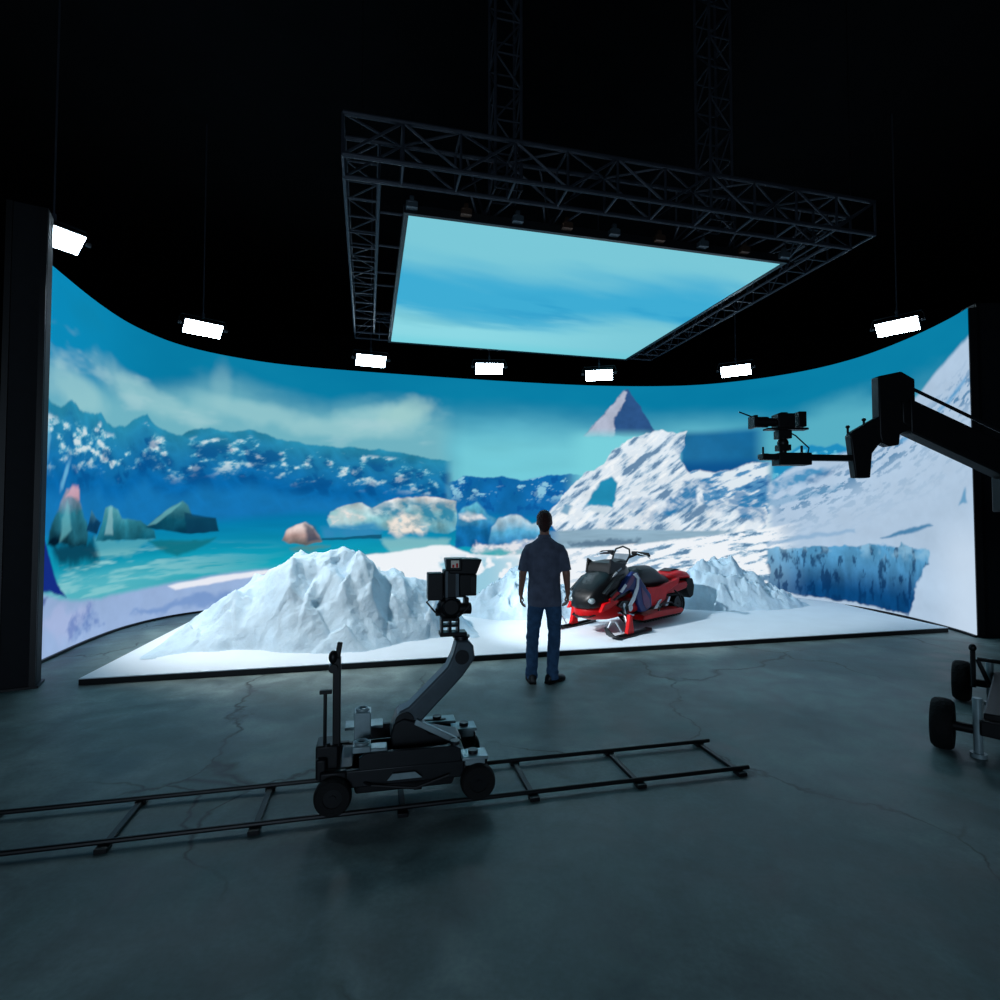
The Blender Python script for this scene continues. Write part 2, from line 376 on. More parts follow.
    g.poly([(3.38,1.59),(3.82,1.89),(4.03,1.99),(3.86,1.82),(3.55,1.62)], lin([110,182,190]), .02, .02, 4, .6)
    # floating ice in the middle
    g.poly([(5.98,1.12),(6.75,1.17),(6.4,1.03),(6.14,1.04)], lin([90,130,120]), .05, .05, 4, .6)
    g.poly([(7.79,1.3),(9.24,1.28),(9.13,1.03),(7.96,1.0)], lin([150,205,205]), .06, .06, 4, .6)
    berg([(5.85,1.28),(5.94,1.48),(6.09,1.6),(6.26,1.64),(6.4,1.54),(6.55,1.35),(6.59,1.23),(6.27,1.18),(5.98,1.2)], [240,225,222], [190,160,155], [110,110,110], .02, .03)
    g.poly([(6.26,1.6),(6.47,1.52),(6.59,1.27),(6.32,1.23)], lin([40,60,84]), .06, .05, 4, .85)
    berg([(6.67,1.68),(6.74,1.86),(7.04,1.99),(7.38,2.03),(7.58,1.93),(7.85,2.08),(8.16,2.15),(8.59,2.19),(8.98,2.15),(9.37,2.09),(9.37,1.46),(9.2,1.37),(8.81,1.42),(8.17,1.38),(7.85,1.47),(7.34,1.47),(6.75,1.52)], [238,232,230], [150,205,212], [60,150,180], .02, .04)
    g.poly([(7.58,1.93),(8.16,2.06),(8.8,2.11),(9.35,2.05),(9.35,1.68),(8.8,1.59),(8.16,1.64),(7.85,1.72)], lin([30,130,165]), .12, .12, 4, .9, 2, .7)
    g.poly([(7.96,1.64),(8.16,1.85),(8.48,1.81),(8.8,1.59),(8.7,1.42),(8.17,1.38),(7.96,1.42)], lin([238,228,218]), .08, .10, 4, 1, 3, .75)
    g.poly([(6.74,1.74),(7.04,1.86),(7.38,1.8),(7.5,1.68),(7.14,1.58),(6.78,1.6)], lin([242,230,224]), .07, .10, 4, 1, 4, .7)
    g.poly([(6.59,1.54),(7.04,1.58),(7.58,1.62),(7.83,1.47),(7.75,1.32),(7.04,1.31),(6.63,1.31)], lin([50,136,185]), .06, .05, 4, .9, 2, .3)
    g.poly([(6.59,1.31),(7.14,1.33),(7.79,1.38),(7.79,1.3),(7.04,1.27),(6.59,1.27)], lin([10,70,100]), .015, .02, 4, .8)
    # blue ice right of the first seam
    berg([(9.38,1.07),(9.37,1.79),(9.55,1.94),(9.86,2.07),(10.14,1.79),(10.36,1.68),(10.41,1.12)], [100,190,215], [22,118,180], [14,100,165], .03, .05)
    g.poly([(9.42,1.79),(9.64,1.87),(9.91,1.81),(10.05,1.7),(9.69,1.68),(9.42,1.7)], lin([228,228,230]), .05, .08, 4, .95, 2, .5)
    berg([(10.09,1.06),(10.18,1.5),(10.36,1.72),(10.64,1.81),(10.87,1.76),(11.11,1.58),(11.29,1.67),(11.48,1.54),(11.48,1.04)], [215,232,238], [90,175,215], [20,110,175], .03, .05)
    g.poly([(9.69,0.97),(9.82,1.17),(10.05,1.1),(10.32,1.1),(10.55,1.16),(10.92,1.27),(11.41,1.31),(11.48,0.86),(9.91,0.88)], lin([226,228,234]), .05, .12, 5, 1, 2, .6)
    g.poly([(9.91,0.97),(10.36,1.03),(10.64,0.96),(10.36,0.83),(9.96,0.84)], lin([40,165,175]), .05, .04, 4, .8)
    # pyramid peak with its foot in mist
    pk = [(12.33,3.62),(12.69,4.0),(13.02,4.35),(13.31,4.69),(13.41,4.74),(13.54,4.5),(13.71,4.34),(13.75,4.2),(13.89,4.01),(14.07,3.63)]
    g.poly(pk, lin([44,84,136])*(.8+.4*n3[..., None]), .02, .03, 6)
    g.poly([(12.33,3.62),(12.69,4.0),(13.02,4.35),(13.31,4.69),(13.38,4.67),(13.26,4.29),(13.07,4.05),(13.09,3.63)], lin([176,184,205])*(.8+.35*n3[..., None]), .03, .05, 6)
    g.mix(lin([120,208,220]), sstep(v, (13.21,3.84)[1], (13.21,3.51)[1])*sstep(u, (11.78,3.74)[0], (12.49,3.76)[0])*sstep(u, (14.26,3.77)[0], (13.68,3.77)[0])*.97)
    # dark mountain on the third part, soft at its right
    dm = sstep(v, (15.47,3.82)[1], (15.47,3.59)[1])*sstep(u, (14.55,3.53)[0], (14.68,3.53)[0])*sstep(u, (16.53,3.41)[0], (16.09,3.45)[0])
    g.mix(lin([14,98,150])*(.8+.4*n2[..., None]), dm*.95)
    g.mix(lin([10,80,140]), dm*sstep(v, (15.46,3.15)[1], (15.46,2.86)[1])*.9)
    # snow slope on the right
    sl = [(16.44,2.46),(16.78,2.7),(17.08,2.85),(17.47,2.95),(17.87,2.97),(18.28,3.02),(18.72,3.18),(19.06,3.38),(19.4,3.65),(19.87,3.96),(20.21,4.16),(20.56,4.32),(20.95,4.41)]
    mr = g.under([(16.44,2.94),(16.88,3.12),(17.08,3.23),(17.32,3.23),(17.57,3.14),(17.83,3.19),(18.08,3.08),(18.32,3.01),(18.72,3.04)], lin([30,140,190]), .03, .08, 5, R+.05, (18.72,3.15)[0], .1)
    g.mix(lin([110,200,225]), mr*sstep(fl, .54, .62)*.8)
    slope_c = lin([178,202,226])*(.86+.22*n1[..., None]+.1*(n3[..., None]-.5))
    g.under(sl, slope_c, .05, .08, 3, R-.1, None, .12)
    # broken glacier between the big ice and the slope
    gl = [(14.68,2.74),(15.03,2.82),(15.35,2.77),(15.67,2.8),(15.98,2.92),(16.44,2.94),(16.88,2.83)]
    mg = g.under(gl, lin([220,232,240]), .03, .1, 5, (14.54,2.6)[0], R, .1)
    rdg = .55*fbm(u*3.4-v*3, v*6.5-u*1, 5, 13)+.45*fbm(u*1.6-v*1.5, v*3, 3, 14)
    g.mix(lin([30,128,182]), mg*sstep(rdg, .5, .42)*sstep(v, (15.44,1.38)[1], (15.44,1.67)[1])*.9)
    g.mix(lin([16,88,150]), mg*sstep(rdg, .4, .33)*.8*sstep(v, (15.44,1.38)[1], (15.44,1.67)[1]))
    # the big ice mountain with its hole
    big = [(11.44,1.67),(11.58,1.95),(11.91,2.27),(12.2,2.6),(12.49,2.78),(12.82,2.97),(13.02,3.25),(13.25,3.44),(13.54,3.63),(13.82,3.68),(14.14,3.77),(14.51,3.7),(14.73,3.74),(14.68,3.44),(14.59,3.11),(14.72,2.88),(14.85,2.74),(15.02,2.41),(15.15,2.02),(16.43,1.94),(16.42,1.42),(14.79,1.31),(11.77,1.35)]
    diag = .6*fbm((u*.85+v*1.1)*2.2, (v-u*.8)*9, 5, 17)+.4*ridged((u*.85+v*1.1)*1.2, (v-u*.8)*4, 4, 22)
    bc = lin([222,233,242])*(.82+.3*n2[..., None])
    mb = g.poly(big, bc, .02, .06, 5)
    g.mix(lin([130,170,200]), mb*sstep(diag, .58, .48)*.65)
    g.mix(lin([60,108,150]), mb*sstep(diag, .48, .41)*.75)
    g.mix(lin([244,248,250]), mb*sstep(diag, .64, .72)*.8)
    g.poly([(12.39,2.02),(12.53,2.25),(12.77,2.55),(12.99,2.67),(13.15,2.56),(13.1,2.18),(13.01,1.95),(12.72,2.0)], lin([34,140,180])*(.8+.4*n2[..., None]), .04, .06, 5)
    g.poly([(12.39,1.97),(12.77,1.97),(12.98,1.95),(12.86,1.79),(12.53,1.86)], lin([196,214,226]), .04, .04, 5, .8)
    g.poly([(11.77,1.86),(11.91,2.02),(12.06,2.0),(11.96,1.81)], lin([60,140,180]), .04, .04, 5, .8)
    for pts, al in (([(14.17,1.79),(14.31,2.14),(14.58,2.37),(14.94,2.41),(14.89,2.02),(14.62,1.86),(14.4,1.81)], .9), ([(14.72,2.55),(15.03,2.71),(15.33,2.59),(15.28,2.36),(14.89,2.41)], .85), ([(13.24,2.09),(13.9,2.23),(14.13,2.14),(13.66,1.86),(13.34,1.81)], .35), ([(15.76,2.35),(16.43,2.16),(16.42,1.59),(15.96,1.63),(15.55,2.01)], .75), ([(14.51,3.53),(14.68,3.39),(14.68,3.02),(14.55,3.18)], .5), ([(15.02,2.13),(15.36,2.18),(15.53,1.95),(15.23,1.81)], .5), ([(13.66,1.86),(14.35,2.02),(14.21,1.67),(13.66,1.63)], .35)):
        g.poly(pts, lin([28,118,172]), .06, .14, 5, al, 2, .55)
    # pale flats, shore reflections
    g.under([(11.67,1.42),(12.72,1.47),(14.12,1.44),(15.01,1.42),(15.65,1.45)], lin([140,172,192])*(.8+.4*fbm(u*1.5, v*14, 3, 6)[..., None]), .03, 0, 1, (11.58,1.33)[0], (15.6,1.34)[0], .25)
    g.poly([(11.96,1.19),(12.72,1.21),(13.66,1.21),(13.56,1.09),(12.72,1.07),(12.05,1.1)], lin([60,92,120]), .04, .1, 5, .7)
    # the bright snow bank across the foreground
    bank = [(6.18,0.48),(6.75,0.7),(7.35,0.93),(8.17,1.02),(8.81,1.12),(9.24,1.13),(9.69,0.93),(10.36,0.88),(11.06,0.93),(11.67,1.01),(12.72,1.05),(13.66,1.12),(15.01,1.28),(15.85,1.41),(16.42,1.5),(17.06,1.64),(18.25,1.78),(20.95,1.9)]
    ms = g.under(bank, lin([238,243,248]), .03, .05, 4, (6.41,0.67)[0], R+.3, .35)
    st = fbm(u*2.4+v*1.2, v*13-u*3.2, 5, 19)
    g.mix(lin([130,175,205]), ms*sstep(st, .47, .38)*.75*sstep(u, (11.41,0.99)[0], (12.72,0.98)[0]))
    g.mix(lin([60,110,150]), ms*sstep(st, .37, .31)*.8*sstep(u, (12.72,0.98)[0], (14.57,0.98)[0]))
    g.mix(lin([100,185,212]), ms*sstep(n2, .47, .57)*.75*sstep(u, (11.77,0.99)[0], (9.91,1.01)[0])*sstep(v, (9.24,0.98)[1], (9.24,0.74)[1]))
    # slope details on the right part
    ax = sstep(u, R, R+.35)
    rock = fbm(u*4.6+v*2, v*15-u*6.5, 5, 23)
    bm = np.exp(-((v-((18.06,2.5)[1]+.42*(u-(18.06,2.5)[0])))/.28)**2)*ax
    g.mix(lin([70,125,168]), bm*sstep(rock, .53, .62)*.9)
    g.mix(lin([130,165,195]), np.exp(-((v-((17.45,1.92)[1]+.3*(u-(17.45,1.92)[0])))/.45)**2)*ax*sstep(rock, .5, .64)*.4)
    g.poly([(16.43,2.11),(17.07,2.27),(17.86,2.37),(17.76,2.28),(17.06,2.1),(16.47,1.94)], lin([90,150,190]), .04, .1, 5, .5)
    g.poly([(16.48,2.37),(16.88,2.65),(17.19,2.76),(17.77,2.76),(17.36,2.54),(17.07,2.35),(16.57,2.24)], lin([40,135,185]), .05, .16, 4, .9, 2, .6)
    g.poly([(17.19,2.51),(17.66,2.73),(17.83,2.73),(17.58,2.51),(17.19,2.39)], lin([80,120,165]), .05, .1, 5, .6, 2, .5)
    g.poly([(18.67,1.35),(19.23,1.53),(19.78,1.62),(19.85,1.59),(19.33,1.46),(18.71,1.34)], lin([50,120,165]), .025, .03, 5, .9)
    g.poly([(16.36,1.18),(17.05,1.36),(18.14,1.51),(18.16,1.45),(17.05,1.28),(16.42,1.11)], lin([130,170,205]), .03, .04, 5, .7)
    g.poly([(19.16,3.08),(19.5,3.24),(19.96,3.42),(20.3,3.6),(20.69,3.81),(20.69,3.73),(20.25,3.49),(19.84,3.31),(19.43,3.11),(19.21,3.01)], lin([90,158,205]), .05, .03, 4, .9)
    g.poly([(20.43,1.92),(20.54,2.08),(20.59,2.17),(20.63,1.94)], lin([90,150,190]), .03, .04, 5, .9)
    g.mix(lin([205,222,240]), .6*sstep(u, (19.65,1.03)[0], (20.54,1.1)[0])*sstep(v, (20.24,2.0)[1], (20.2,1.07)[1]))
    # blue ice cliff at the right
    cliff = [(16.4,0.16),(16.42,1.05),(17.05,1.11),(17.93,1.19),(18.56,1.22),(19.06,1.23),(19.15,1.34),(19.28,1.24),(19.5,1.2),(19.72,1.21),(19.78,0.97),(19.58,0.79),(19.44,0.64),(19.36,0.33),(19.25,0.07),(18.42,0.08),(17.42,0.09)]
    t = sstep(v, (18.01,0.23)[1], (18.03,1.14)[1])[..., None]
    cc = (lin([12,76,132])*(1-t)+lin([84,152,196])*t)*(.35+.75*ridged(u*4.5, v*1.8, 5, 27)[..., None]+.25*fbm(u*9, v*8, 3, 28)[..., None])
    mc = g.poly(cliff, cc, .025, .07, 5)
    g.mix(lin([140,190,222]), mc*sstep(u, (17.28,0.86)[0], (16.49,0.81)[0])*.5)
    dk = fbm(u*11, v*3.6, 4, 29)
    g.mix(lin([4,40,84]), mc*sstep(dk, .54, .68)*.75)
    g.mix(lin([8,60,110]), mc*.45*sstep(v, (18.02,0.62)[1], (18.01,0.13)[1]))
    g.mix(lin([150,198,226]), mc*sstep(n2, .45, .6)*.6*sstep(v, (18.03,0.91)[1], (18.03,1.14)[1]))
    # left foreground snow
    fg = [(0.68,0.86),(1.24,0.68),(1.75,0.6),(2.27,0.56),(3.24,0.55),(3.85,0.58),(4.56,0.65),(5.44,0.71),(6.18,0.76)]
    mf = g.under(fg, lin([150,176,216])*(.82+.35*n1[..., None]+.12*(n3[..., None]-.5)), .05, .05, 3, None, (6.47,0.46)[0], .25)
    g.poly([(3.81,0.55),(4.56,0.63),(5.44,0.69),(6.18,0.74),(6.18,0.66),(5.48,0.61),(4.65,0.51),(3.95,0.46)], lin([236,238,246]), .025, .02, 4, .95)
    g.poly([(3.03,0.23),(3.86,0.21),(4.39,0.3),(5.44,0.32),(5.99,0.44),(5.81,0.18),(4.39,0.12),(3.47,0.06)], lin([96,136,196]), .06, .15, 4, .6)
    g.poly([(0.79,0.45),(1.24,0.61),(1.62,0.47),(2.01,0.57),(1.81,0.26),(1.26,0.18)], lin([176,186,226]), .08, .12, 4, .5)
    g.poly([(1.36,0.28),(1.6,0.43),(2.01,0.46),(2.39,0.19),(1.87,0.18),(1.51,0.17)], lin([60,100,175]), .07, .14, 6, .6, 2, .7)
    g.poly([(0.73,0.76),(0.95,0.75),(0.87,0.67),(0.78,0.61)], lin([60,80,150]), .03, .05, 6, .7)
    g.poly([(0.68,0.86),(0.78,1.52),(0.93,1.27),(1.08,1.05),(1.23,0.84),(1.38,0.69),(0.99,0.83)], lin([20,44,130]), .025, .03, 4)
    # the picture is stitched from three films: faint joins
    g.c = np.clip(g.c, 0, 1)
    return g.c

def paint_sky_panel(u, v):
    """cloudy sky on the ceiling panel: u 0..1 across, v 0..1 from the near edge to the far edge"""
    g = Picture(u*5, v*4.6)
    n = fbm(g.u*.35+2, g.v*1.1-g.u*.25, 4, 31); m = fbm(g.u*.7, g.v*2.4-g.u*.3, 4, 33)
    band = g.v/4.6 - .05*np.sin(u*5)
    c = lin([122,200,216])*np.ones(u.shape+(3,))
    g.c[:] = c
    g.mix(lin([62,172,212]), sstep(band+.35*(n-.5), .12, .42)*sstep(band+.35*(n-.5), .78, .5))
    g.mix(lin([48,160,205]), .8*sstep(m, .45, .65)*sstep(band, .3, .45)*sstep(band, .72, .5)*sstep(u, .15, .5))
    g.mix(lin([140,216,228]), sstep(band+.3*(m-.5), .58, .75)*sstep(u, 1.1, .2))
    g.mix(lin([100,205,220]), .5*sstep(v, .85, 1))
    return np.clip(g.c, 0, 1)
# ---------------------------------------------------------------- the curved LED wall
WALL = [(-5.2,5.75),(-5.42,6.4),(-5.76,7.75),(-5.86,8.75),(-5.66,9.65),(-5.0,10.42),(-4.0,11.0),(-2.1,11.6),(0,12.16),(2.25,12.6),(4.1,12.62),(5.3,12.22),(6.3,11.42),(6.83,10.5),(7.0,9.45),(6.95,8.35),(6.75,7.5)]
def catmull(P, n=24):
    P = [(2*P[0][0]-P[1][0], 2*P[0][1]-P[1][1])]+list(P)+[(2*P[-1][0]-P[-2][0], 2*P[-1][1]-P[-2][1])]
    out = []
    for i in range(1, len(P)-2):
        p0, p1, p2, p3 = [np.array(q, float) for q in P[i-1:i+3]]
        for k in range(n):
            t = k/n
            out.append(0.5*((2*p1)+(-p0+p2)*t+(2*p0-5*p1+4*p2-p3)*t*t+(-p0+3*p1-3*p2+p3)*t**3))
    out.append(np.array(P[-2], float))
    return np.array(out)
CW = catmull(WALL); SW = np.concatenate([[0], np.cumsum(np.hypot(*(CW[1:]-CW[:-1]).T))])
def wall_xy(u): return np.interp(u, SW, CW[:, 0]), np.interp(u, SW, CW[:, 1])
def wall_n(u):
    x0, y0 = wall_xy(u-.05); x1, y1 = wall_xy(u+.05); tx, ty = x1-x0, y1-y0; l = np.hypot(tx, ty)+1e-9
    return -ty/l, tx/l                      # points away from the stage
U0, U1, ZB, ZT = .55, 20.78, .035, 4.8
def grid_mesh(name, X, Y, Z, col, m, parent):
    nu, nv = X.shape
    me = bpy.data.meshes.new(name)
    me.vertices.add(nu*nv); me.vertices.foreach_set('co', np.stack([X, Y, Z], -1).reshape(-1).astype(np.float32))
    i, j = np.meshgrid(np.arange(nu-1), np.arange(nv-1), indexing='ij')
    a = i*nv+j; q = np.stack([a, a+nv, a+nv+1, a+1], -1).reshape(-1, 4)
    me.loops.add(q.size); me.loops.foreach_set('vertex_index', q.reshape(-1).astype(np.int32))
    me.polygons.add(len(q)); me.polygons.foreach_set('loop_start', (np.arange(len(q))*4).astype(np.int32))
    me.update(calc_edges=True)
    if col is not None:
        at = me.attributes.new('Col', 'FLOAT_COLOR', 'POINT')
        at.data.foreach_set('color', np.concatenate([col, np.ones(col.shape[:2]+(1,))], -1).reshape(-1).astype(np.float32))
    me.materials.append(m)
    o = bpy.data.objects.new(name, me); C.objects.link(o); o.parent = parent
    return o
led = empty('led_wall', (0, 12.4, 0), 0, 'tall curved LED wall showing icebergs, a blue lake and snowy mountains', 'screen')
led_off = Vector((0, -12.4, 0))
uu, vv = np.meshgrid(np.linspace(U0, U1, 1011), np.linspace(ZB, ZT, 239), indexing='ij')
wx, wy = wall_xy(uu)
grid_mesh('screen_face', wx, wy-12.4, vv, paint_wall(uu, vv), M['leds'], led)
us = np.linspace(U0, U1, 161); X0, Y0 = wall_xy(us); NX, NY = wall_n(us)
def strip(name, d0, d1, z0, z1, m):
    rings = [[(x+nx*d0, y+ny*d0-12.4, z0), (x+nx*d1, y+ny*d1-12.4, z0), (x+nx*d1, y+ny*d1-12.4, z1), (x+nx*d0, y+ny*d0-12.4, z1)] for x, y, nx, ny in zip(X0, Y0, NX, NY)]
    return MB().ring_solid(rings).build(name, m, led, smooth=20)
strip('cabinet_back', .012, .12, .0, 4.8, M['black'])
strip('base_rail', -.03, .012, .0, .033, M['black'])
# ---------------------------------------------------------------- the snow stage
PF = [(-4.33, 5.66), (6.75, 8.27)]                       # front corners
edge = [(-4.33, 5.66)]
for u in np.linspace(4.6, 17.8, 60):
    x, y = wall_xy(u); nx, ny = wall_n(u); edge.append((float(x-nx*.16), float(y-ny*.16)))
# the left side runs straight back to the wall, the right side too
edge = [e for e in edge if (e[0]-(-4.33))*(10.84-5.66) - (e[1]-5.66)*(-5.55+4.33) >= -1e-6 or e == edge[0]]
edge = [e for e in edge if e[0] < 6.75-.055*(e[1]-8.27)+.001] + [(6.75, 8.27)]
stage = empty('stage_platform', (0, 8, 0), 0, 'low white snow-covered platform with a black front edge before the curved wall', 'stage')
top = [(x, y-8) for x, y in edge]
MB().prism(top, 'z', .0605, .07).build('snow_surface', M['snow'], stage, smooth=0)
MB().prism([(x*1.0005, y) for x, y in top], 'z', 0, .060).build('edge_trim', M['black'], stage, smooth=0)
SZ = .07
def mound(name, O, ang, x0, x1, y0, y1, step, hfun, label, cat='snow mound', m='mound'):
    nx, ny = int((x1-x0)/step), int((y1-y0)/step)
    X, Y = np.meshgrid(np.linspace(x0, x1, nx), np.linspace(y0, y1, ny), indexing='ij')
    Z = hfun(X, Y)
    o = grid_mesh(name, X, Y, Z, None, M[m], None)
    me = o.data
    bm = bmesh.new(); bm.from_mesh(me)
    for v in bm.verts: v.co.z = max(v.co.z, 0)
    bmesh.ops.delete(bm, geom=[f for f in bm.faces if max(v.co.z for v in f.verts) < .004], context='FACES')
    bmesh.ops.recalc_face_normals(bm, faces=bm.faces)
    if sum(f.normal.z for f in bm.faces) < 0: bmesh.ops.reverse_faces(bm, faces=bm.faces)
    bm.to_mesh(me); bm.free()
    me.polygons.foreach_set('use_smooth', [True]*len(me.polygons))
    o.location = (O[0], O[1], SZ+.001); o.rotation_euler = (0, 0, ang)
    return tag(o, label, cat)
def facets(x, y, n, seed, sx, sy):
    """height field of tilted cut planes, like broken ice"""
    rs = np.random.RandomState(seed); px = rs.rand(n)*sx[1]+(sx[0]); py = rs.rand(n)*sy[1]+sy[0]
    gx = rs.randn(n)*.55; gy = rs.randn(n)*.45; h0 = rs.randn(n)*.06
    best = np.full(x.shape, 1e9); out = np.zeros(x.shape)
    for i in range(n):
        d = (x-px[i])**2+(y-py[i])**2; s = d < best
        best[s] = d[s]; out[s] = (h0[i]+gx[i]*(x-px[i])+gy[i]*(y-py[i]))[s]
    return out
def h_main(X, Y):
    cx = [-2.2,-2.05,-1.75,-1.43,-1.17,-.91,-.64,-.44,-.16,.19,.38,.63,.93,1.46,1.8,2.0,2.2]
    cz = [-.1,.04,.29,.52,.66,.84,1.0,1.08,1.16,1.19,1.09,.92,.8,.66,.36,.06,-.1]
    w = fbm(X*1.5, Y*1.5, 3, 41)-.5
    c = np.interp(X, cx, cz) + .10*(fbm(X*5, Y*2, 3, 12)-.5)*(np.abs(X) < 2)
    front = 1.2+.2*np.sin(X*2.3+1)+.5*w; back = 1.2
    t = np.where(Y < 0, -Y/front, Y/back)
    prof = 1-np.clip(t, 0, 1.6)**1.15
    k = np.clip(c*1.6, 0, 1)*np.clip(t*3.2, 0, 1)*np.clip(1.12-t, 0, 1)
    # spurs running down the front face, one long one splitting light from shade
    spur = lambda x0, sl, wd, a: a*np.maximum(0, 1-np.abs(X-x0-sl*Y)/wd)
    h = c*prof + k*(spur(-.52, -.05, .34, .42)+spur(-1.15, .22, .26, .25)+spur(.32, -.35, .2, .22)+spur(.95, -.2, .22, .18)+spur(-.1, -.4, .16, .12))
    h += k*.55*facets(X, Y, 130, 5, (-2.5, 5.2), (-1.7, 3.4))
    h += k*.30*(ridged(X*1.6+.5*Y, Y*.9, 3, 4)-.62)
    h += .085*(ridged(X*3.4, Y*3.4, 5, 9)-.6)*np.clip(h*5, 0, 1)
    return np.where((t > 1.2) | (c <= 0), -.1, h)
mound('snow_mound', (-2.5, 8.1), .24, -2.4, 2.6, -1.75, 1.5, .022, h_main, 'large white heap of packed snow and ice at the left of the stage')
def h_rubble(scale, seed, hx, hy, amp, asym=0):
    def f(X, Y):
        r = np.sqrt((X/hx)**2+(Y/hy)**2)+.3*(fbm(X*1.7, Y*1.7, 3, seed)-.5)
        env = np.clip(1-r, -.2, 1)
        h = amp*env**1 if False else amp*np.where(env > 0, np.clip(env, 0, 1)**.8, env)*(1+asym*X/hx)
        h += np.clip(env*3, 0, 1)*(.34*(ridged(X*scale, Y*scale, 4, seed)-.62)+.45*facets(X, Y, 160, seed, (-hx, 2*hx), (-hy, 2*hy)))
        return np.where(env <= 0, -.1, h)
    return f
mound('snow_mound', (.55, 9.85), .24, -1.3, 1.4, -1.1, 1.1, .022, h_rubble(1.9, 6, 1.25, .95, .80, -.2), 'low heap of broken snow lumps in the middle of the stage behind the cameraman')
mound('snow_mound', (4.45, 10.55), .1, -1.5, 1.6, -.85, .85, .022, h_rubble(2.2, 8, 1.45, .8, .85, -.55), 'small rubble snow bank just behind the red snowmobile')
bpy.data.objects['snow_mound.001']['label'] = 'low heap of broken snow lumps between the camera rig and the standing man'

# ---------------------------------------------------------------- ceiling screen and its truss
HP = 5.2
pan = empty('ceiling_screen', (-1.05, 6.15, HP), math.atan2(1.2, 4.9), 'large flat overhead LED screen showing pale blue cloudy sky', 'screen')
PW, PD = 5.04, 4.62
pu, pv = np.meshgrid(np.linspace(0, 1, 150), np.linspace(0, 1, 130), indexing='ij')
gx = pu*PW; gy = pv*PD
sf = grid_mesh('screen_face', gx, gy, gx*0, paint_sky_panel(pu, pv), M['ledsky'], pan)
MB().box((PW/2, PD/2, .07), (PW, PD, .11)).build('cabinet_back', M['black'], pan)
fr = MB()
fr.box((PW/2, -.03, .04), (PW+.12, .05, .1)).box((PW/2, PD+.03, .04), (PW+.12, .05, .1)).box((-.03, PD/2, .04), (.05, PD, .1)).box((PW+.03, PD/2, .04), (.05, PD, .1))
fr.build('frame', M['darkgrey'], pan)
br = None
for k in range(9):
    b = MB().box((0, 0, 0), (.13, .09, .07)).box((0, 0, .06), (.05, .05, .1)).cyl((-.05, -.03, .03), (.05, -.03, .03), .018, n=10)
    o = b.build('bracket', M['brass'] if k % 2 else M['grey'], pan, bevel=.005); o.location = (.03+k*(PW-.06)/8, -.09, .06)

tr = empty('ceiling_truss', (-1.55, 5.25, 5.3), math.atan2(1.53, 6.3), 'dark steel box truss frame hung around the overhead screen', 'truss')
TL, TD = 6.48, 5.62
def box_truss(a, b, w, h, n, r=.02, rb=.011, side=None):
    a, b = Vector(a), Vector(b); d = (b-a); L = d.length; d.normalize(); s = side or Vector((-d.y, d.x, 0)); s = Vector(s).normalized(); up = s.cross(d)
    if abs(d.z) < .5: up = Vector((0, 0, 1))
    mb = MB(); P = lambda t, i, j: a+d*t+s*(w*i)+up*(h*j)
    for i in (0, 1):
        for j in (0, 1): mb.tube([P(0, i, j), P(L, i, j)], r, 8)
    st_ = L/n
    for k in range(n+1):
        t = k*st_
        mb.tube([P(t, 0, 0), P(t, 0, 1)], rb, 6); mb.tube([P(t, 1, 0), P(t, 1, 1)], rb, 6)
        mb.tube([P(t, 0, 0), P(t, 1, 0)], rb, 6); mb.tube([P(t, 0, 1), P(t, 1, 1)], rb, 6)
        if k < n:
            e = k % 2
            for i in (0, 1): mb.tube([P(t, i, e), P(t+st_, i, 1-e)], rb, 6)
            mb.tube([P(t, e, 1), P(t+st_, 1-e, 1)], rb, 6)
    return mb
W_, H_ = .36, .42
box_truss((0, 0, 0), (TL, 0, 0), W_, H_, 11, .026, .015).build('truss_beam', M['truss'], tr)
box_truss((0, TD-W_, 0), (TL, TD-W_, 0), W_, H_, 14).build('truss_beam', M['truss'], tr)
box_truss((W_, W_, 0), (W_, TD-W_, 0), W_, H_, 13).build('truss_beam', M['truss'], tr)
box_truss((TL, W_, 0), (TL, TD-W_, 0), W_, H_, 13).build('truss_beam', M['truss'], tr)
for k, y in enumerate((.95, 1.75, 2.55, 3.0, 4.2, 4.6)):
    MB().tube([(W_, y, -.0), (.78, y, -.0)], .016, 8).build('cross_tie', M['truss'], tr)
for x in (1.6, 2.45, 4.2, 5.0, 6.0):
    b = MB()
    for s_ in (-.16, 0, .16): b.tube([(x+s_*1.6, W_, .02), (x+s_*.4, .88, .02)], .013, 6)
    b.tube([(x-.3, W_, H_), (x, .88, .1)], .013, 6).tube([(x+.3, W_, H_), (x, .88, .1)], .013, 6)
    b.build('hanging_brace', M['truss'], tr)
for x, y in ((1.62, .62), (4.35, .62)):
    box_truss((x, y, .1), (x, y, 3.2), .3, .3, 8, .018, .011, side=(1, 0, 0)).build('hanging_truss', M['truss'], tr)
for x, y in ((.18, .18), (TL-.18, .18), (TL-.18, TD-.18), (.18, TD-.18)):
    MB().tube([(x, y, H_), (x, y, 3.2)], .006, 6).build('hanging_cable', M['black'], tr)

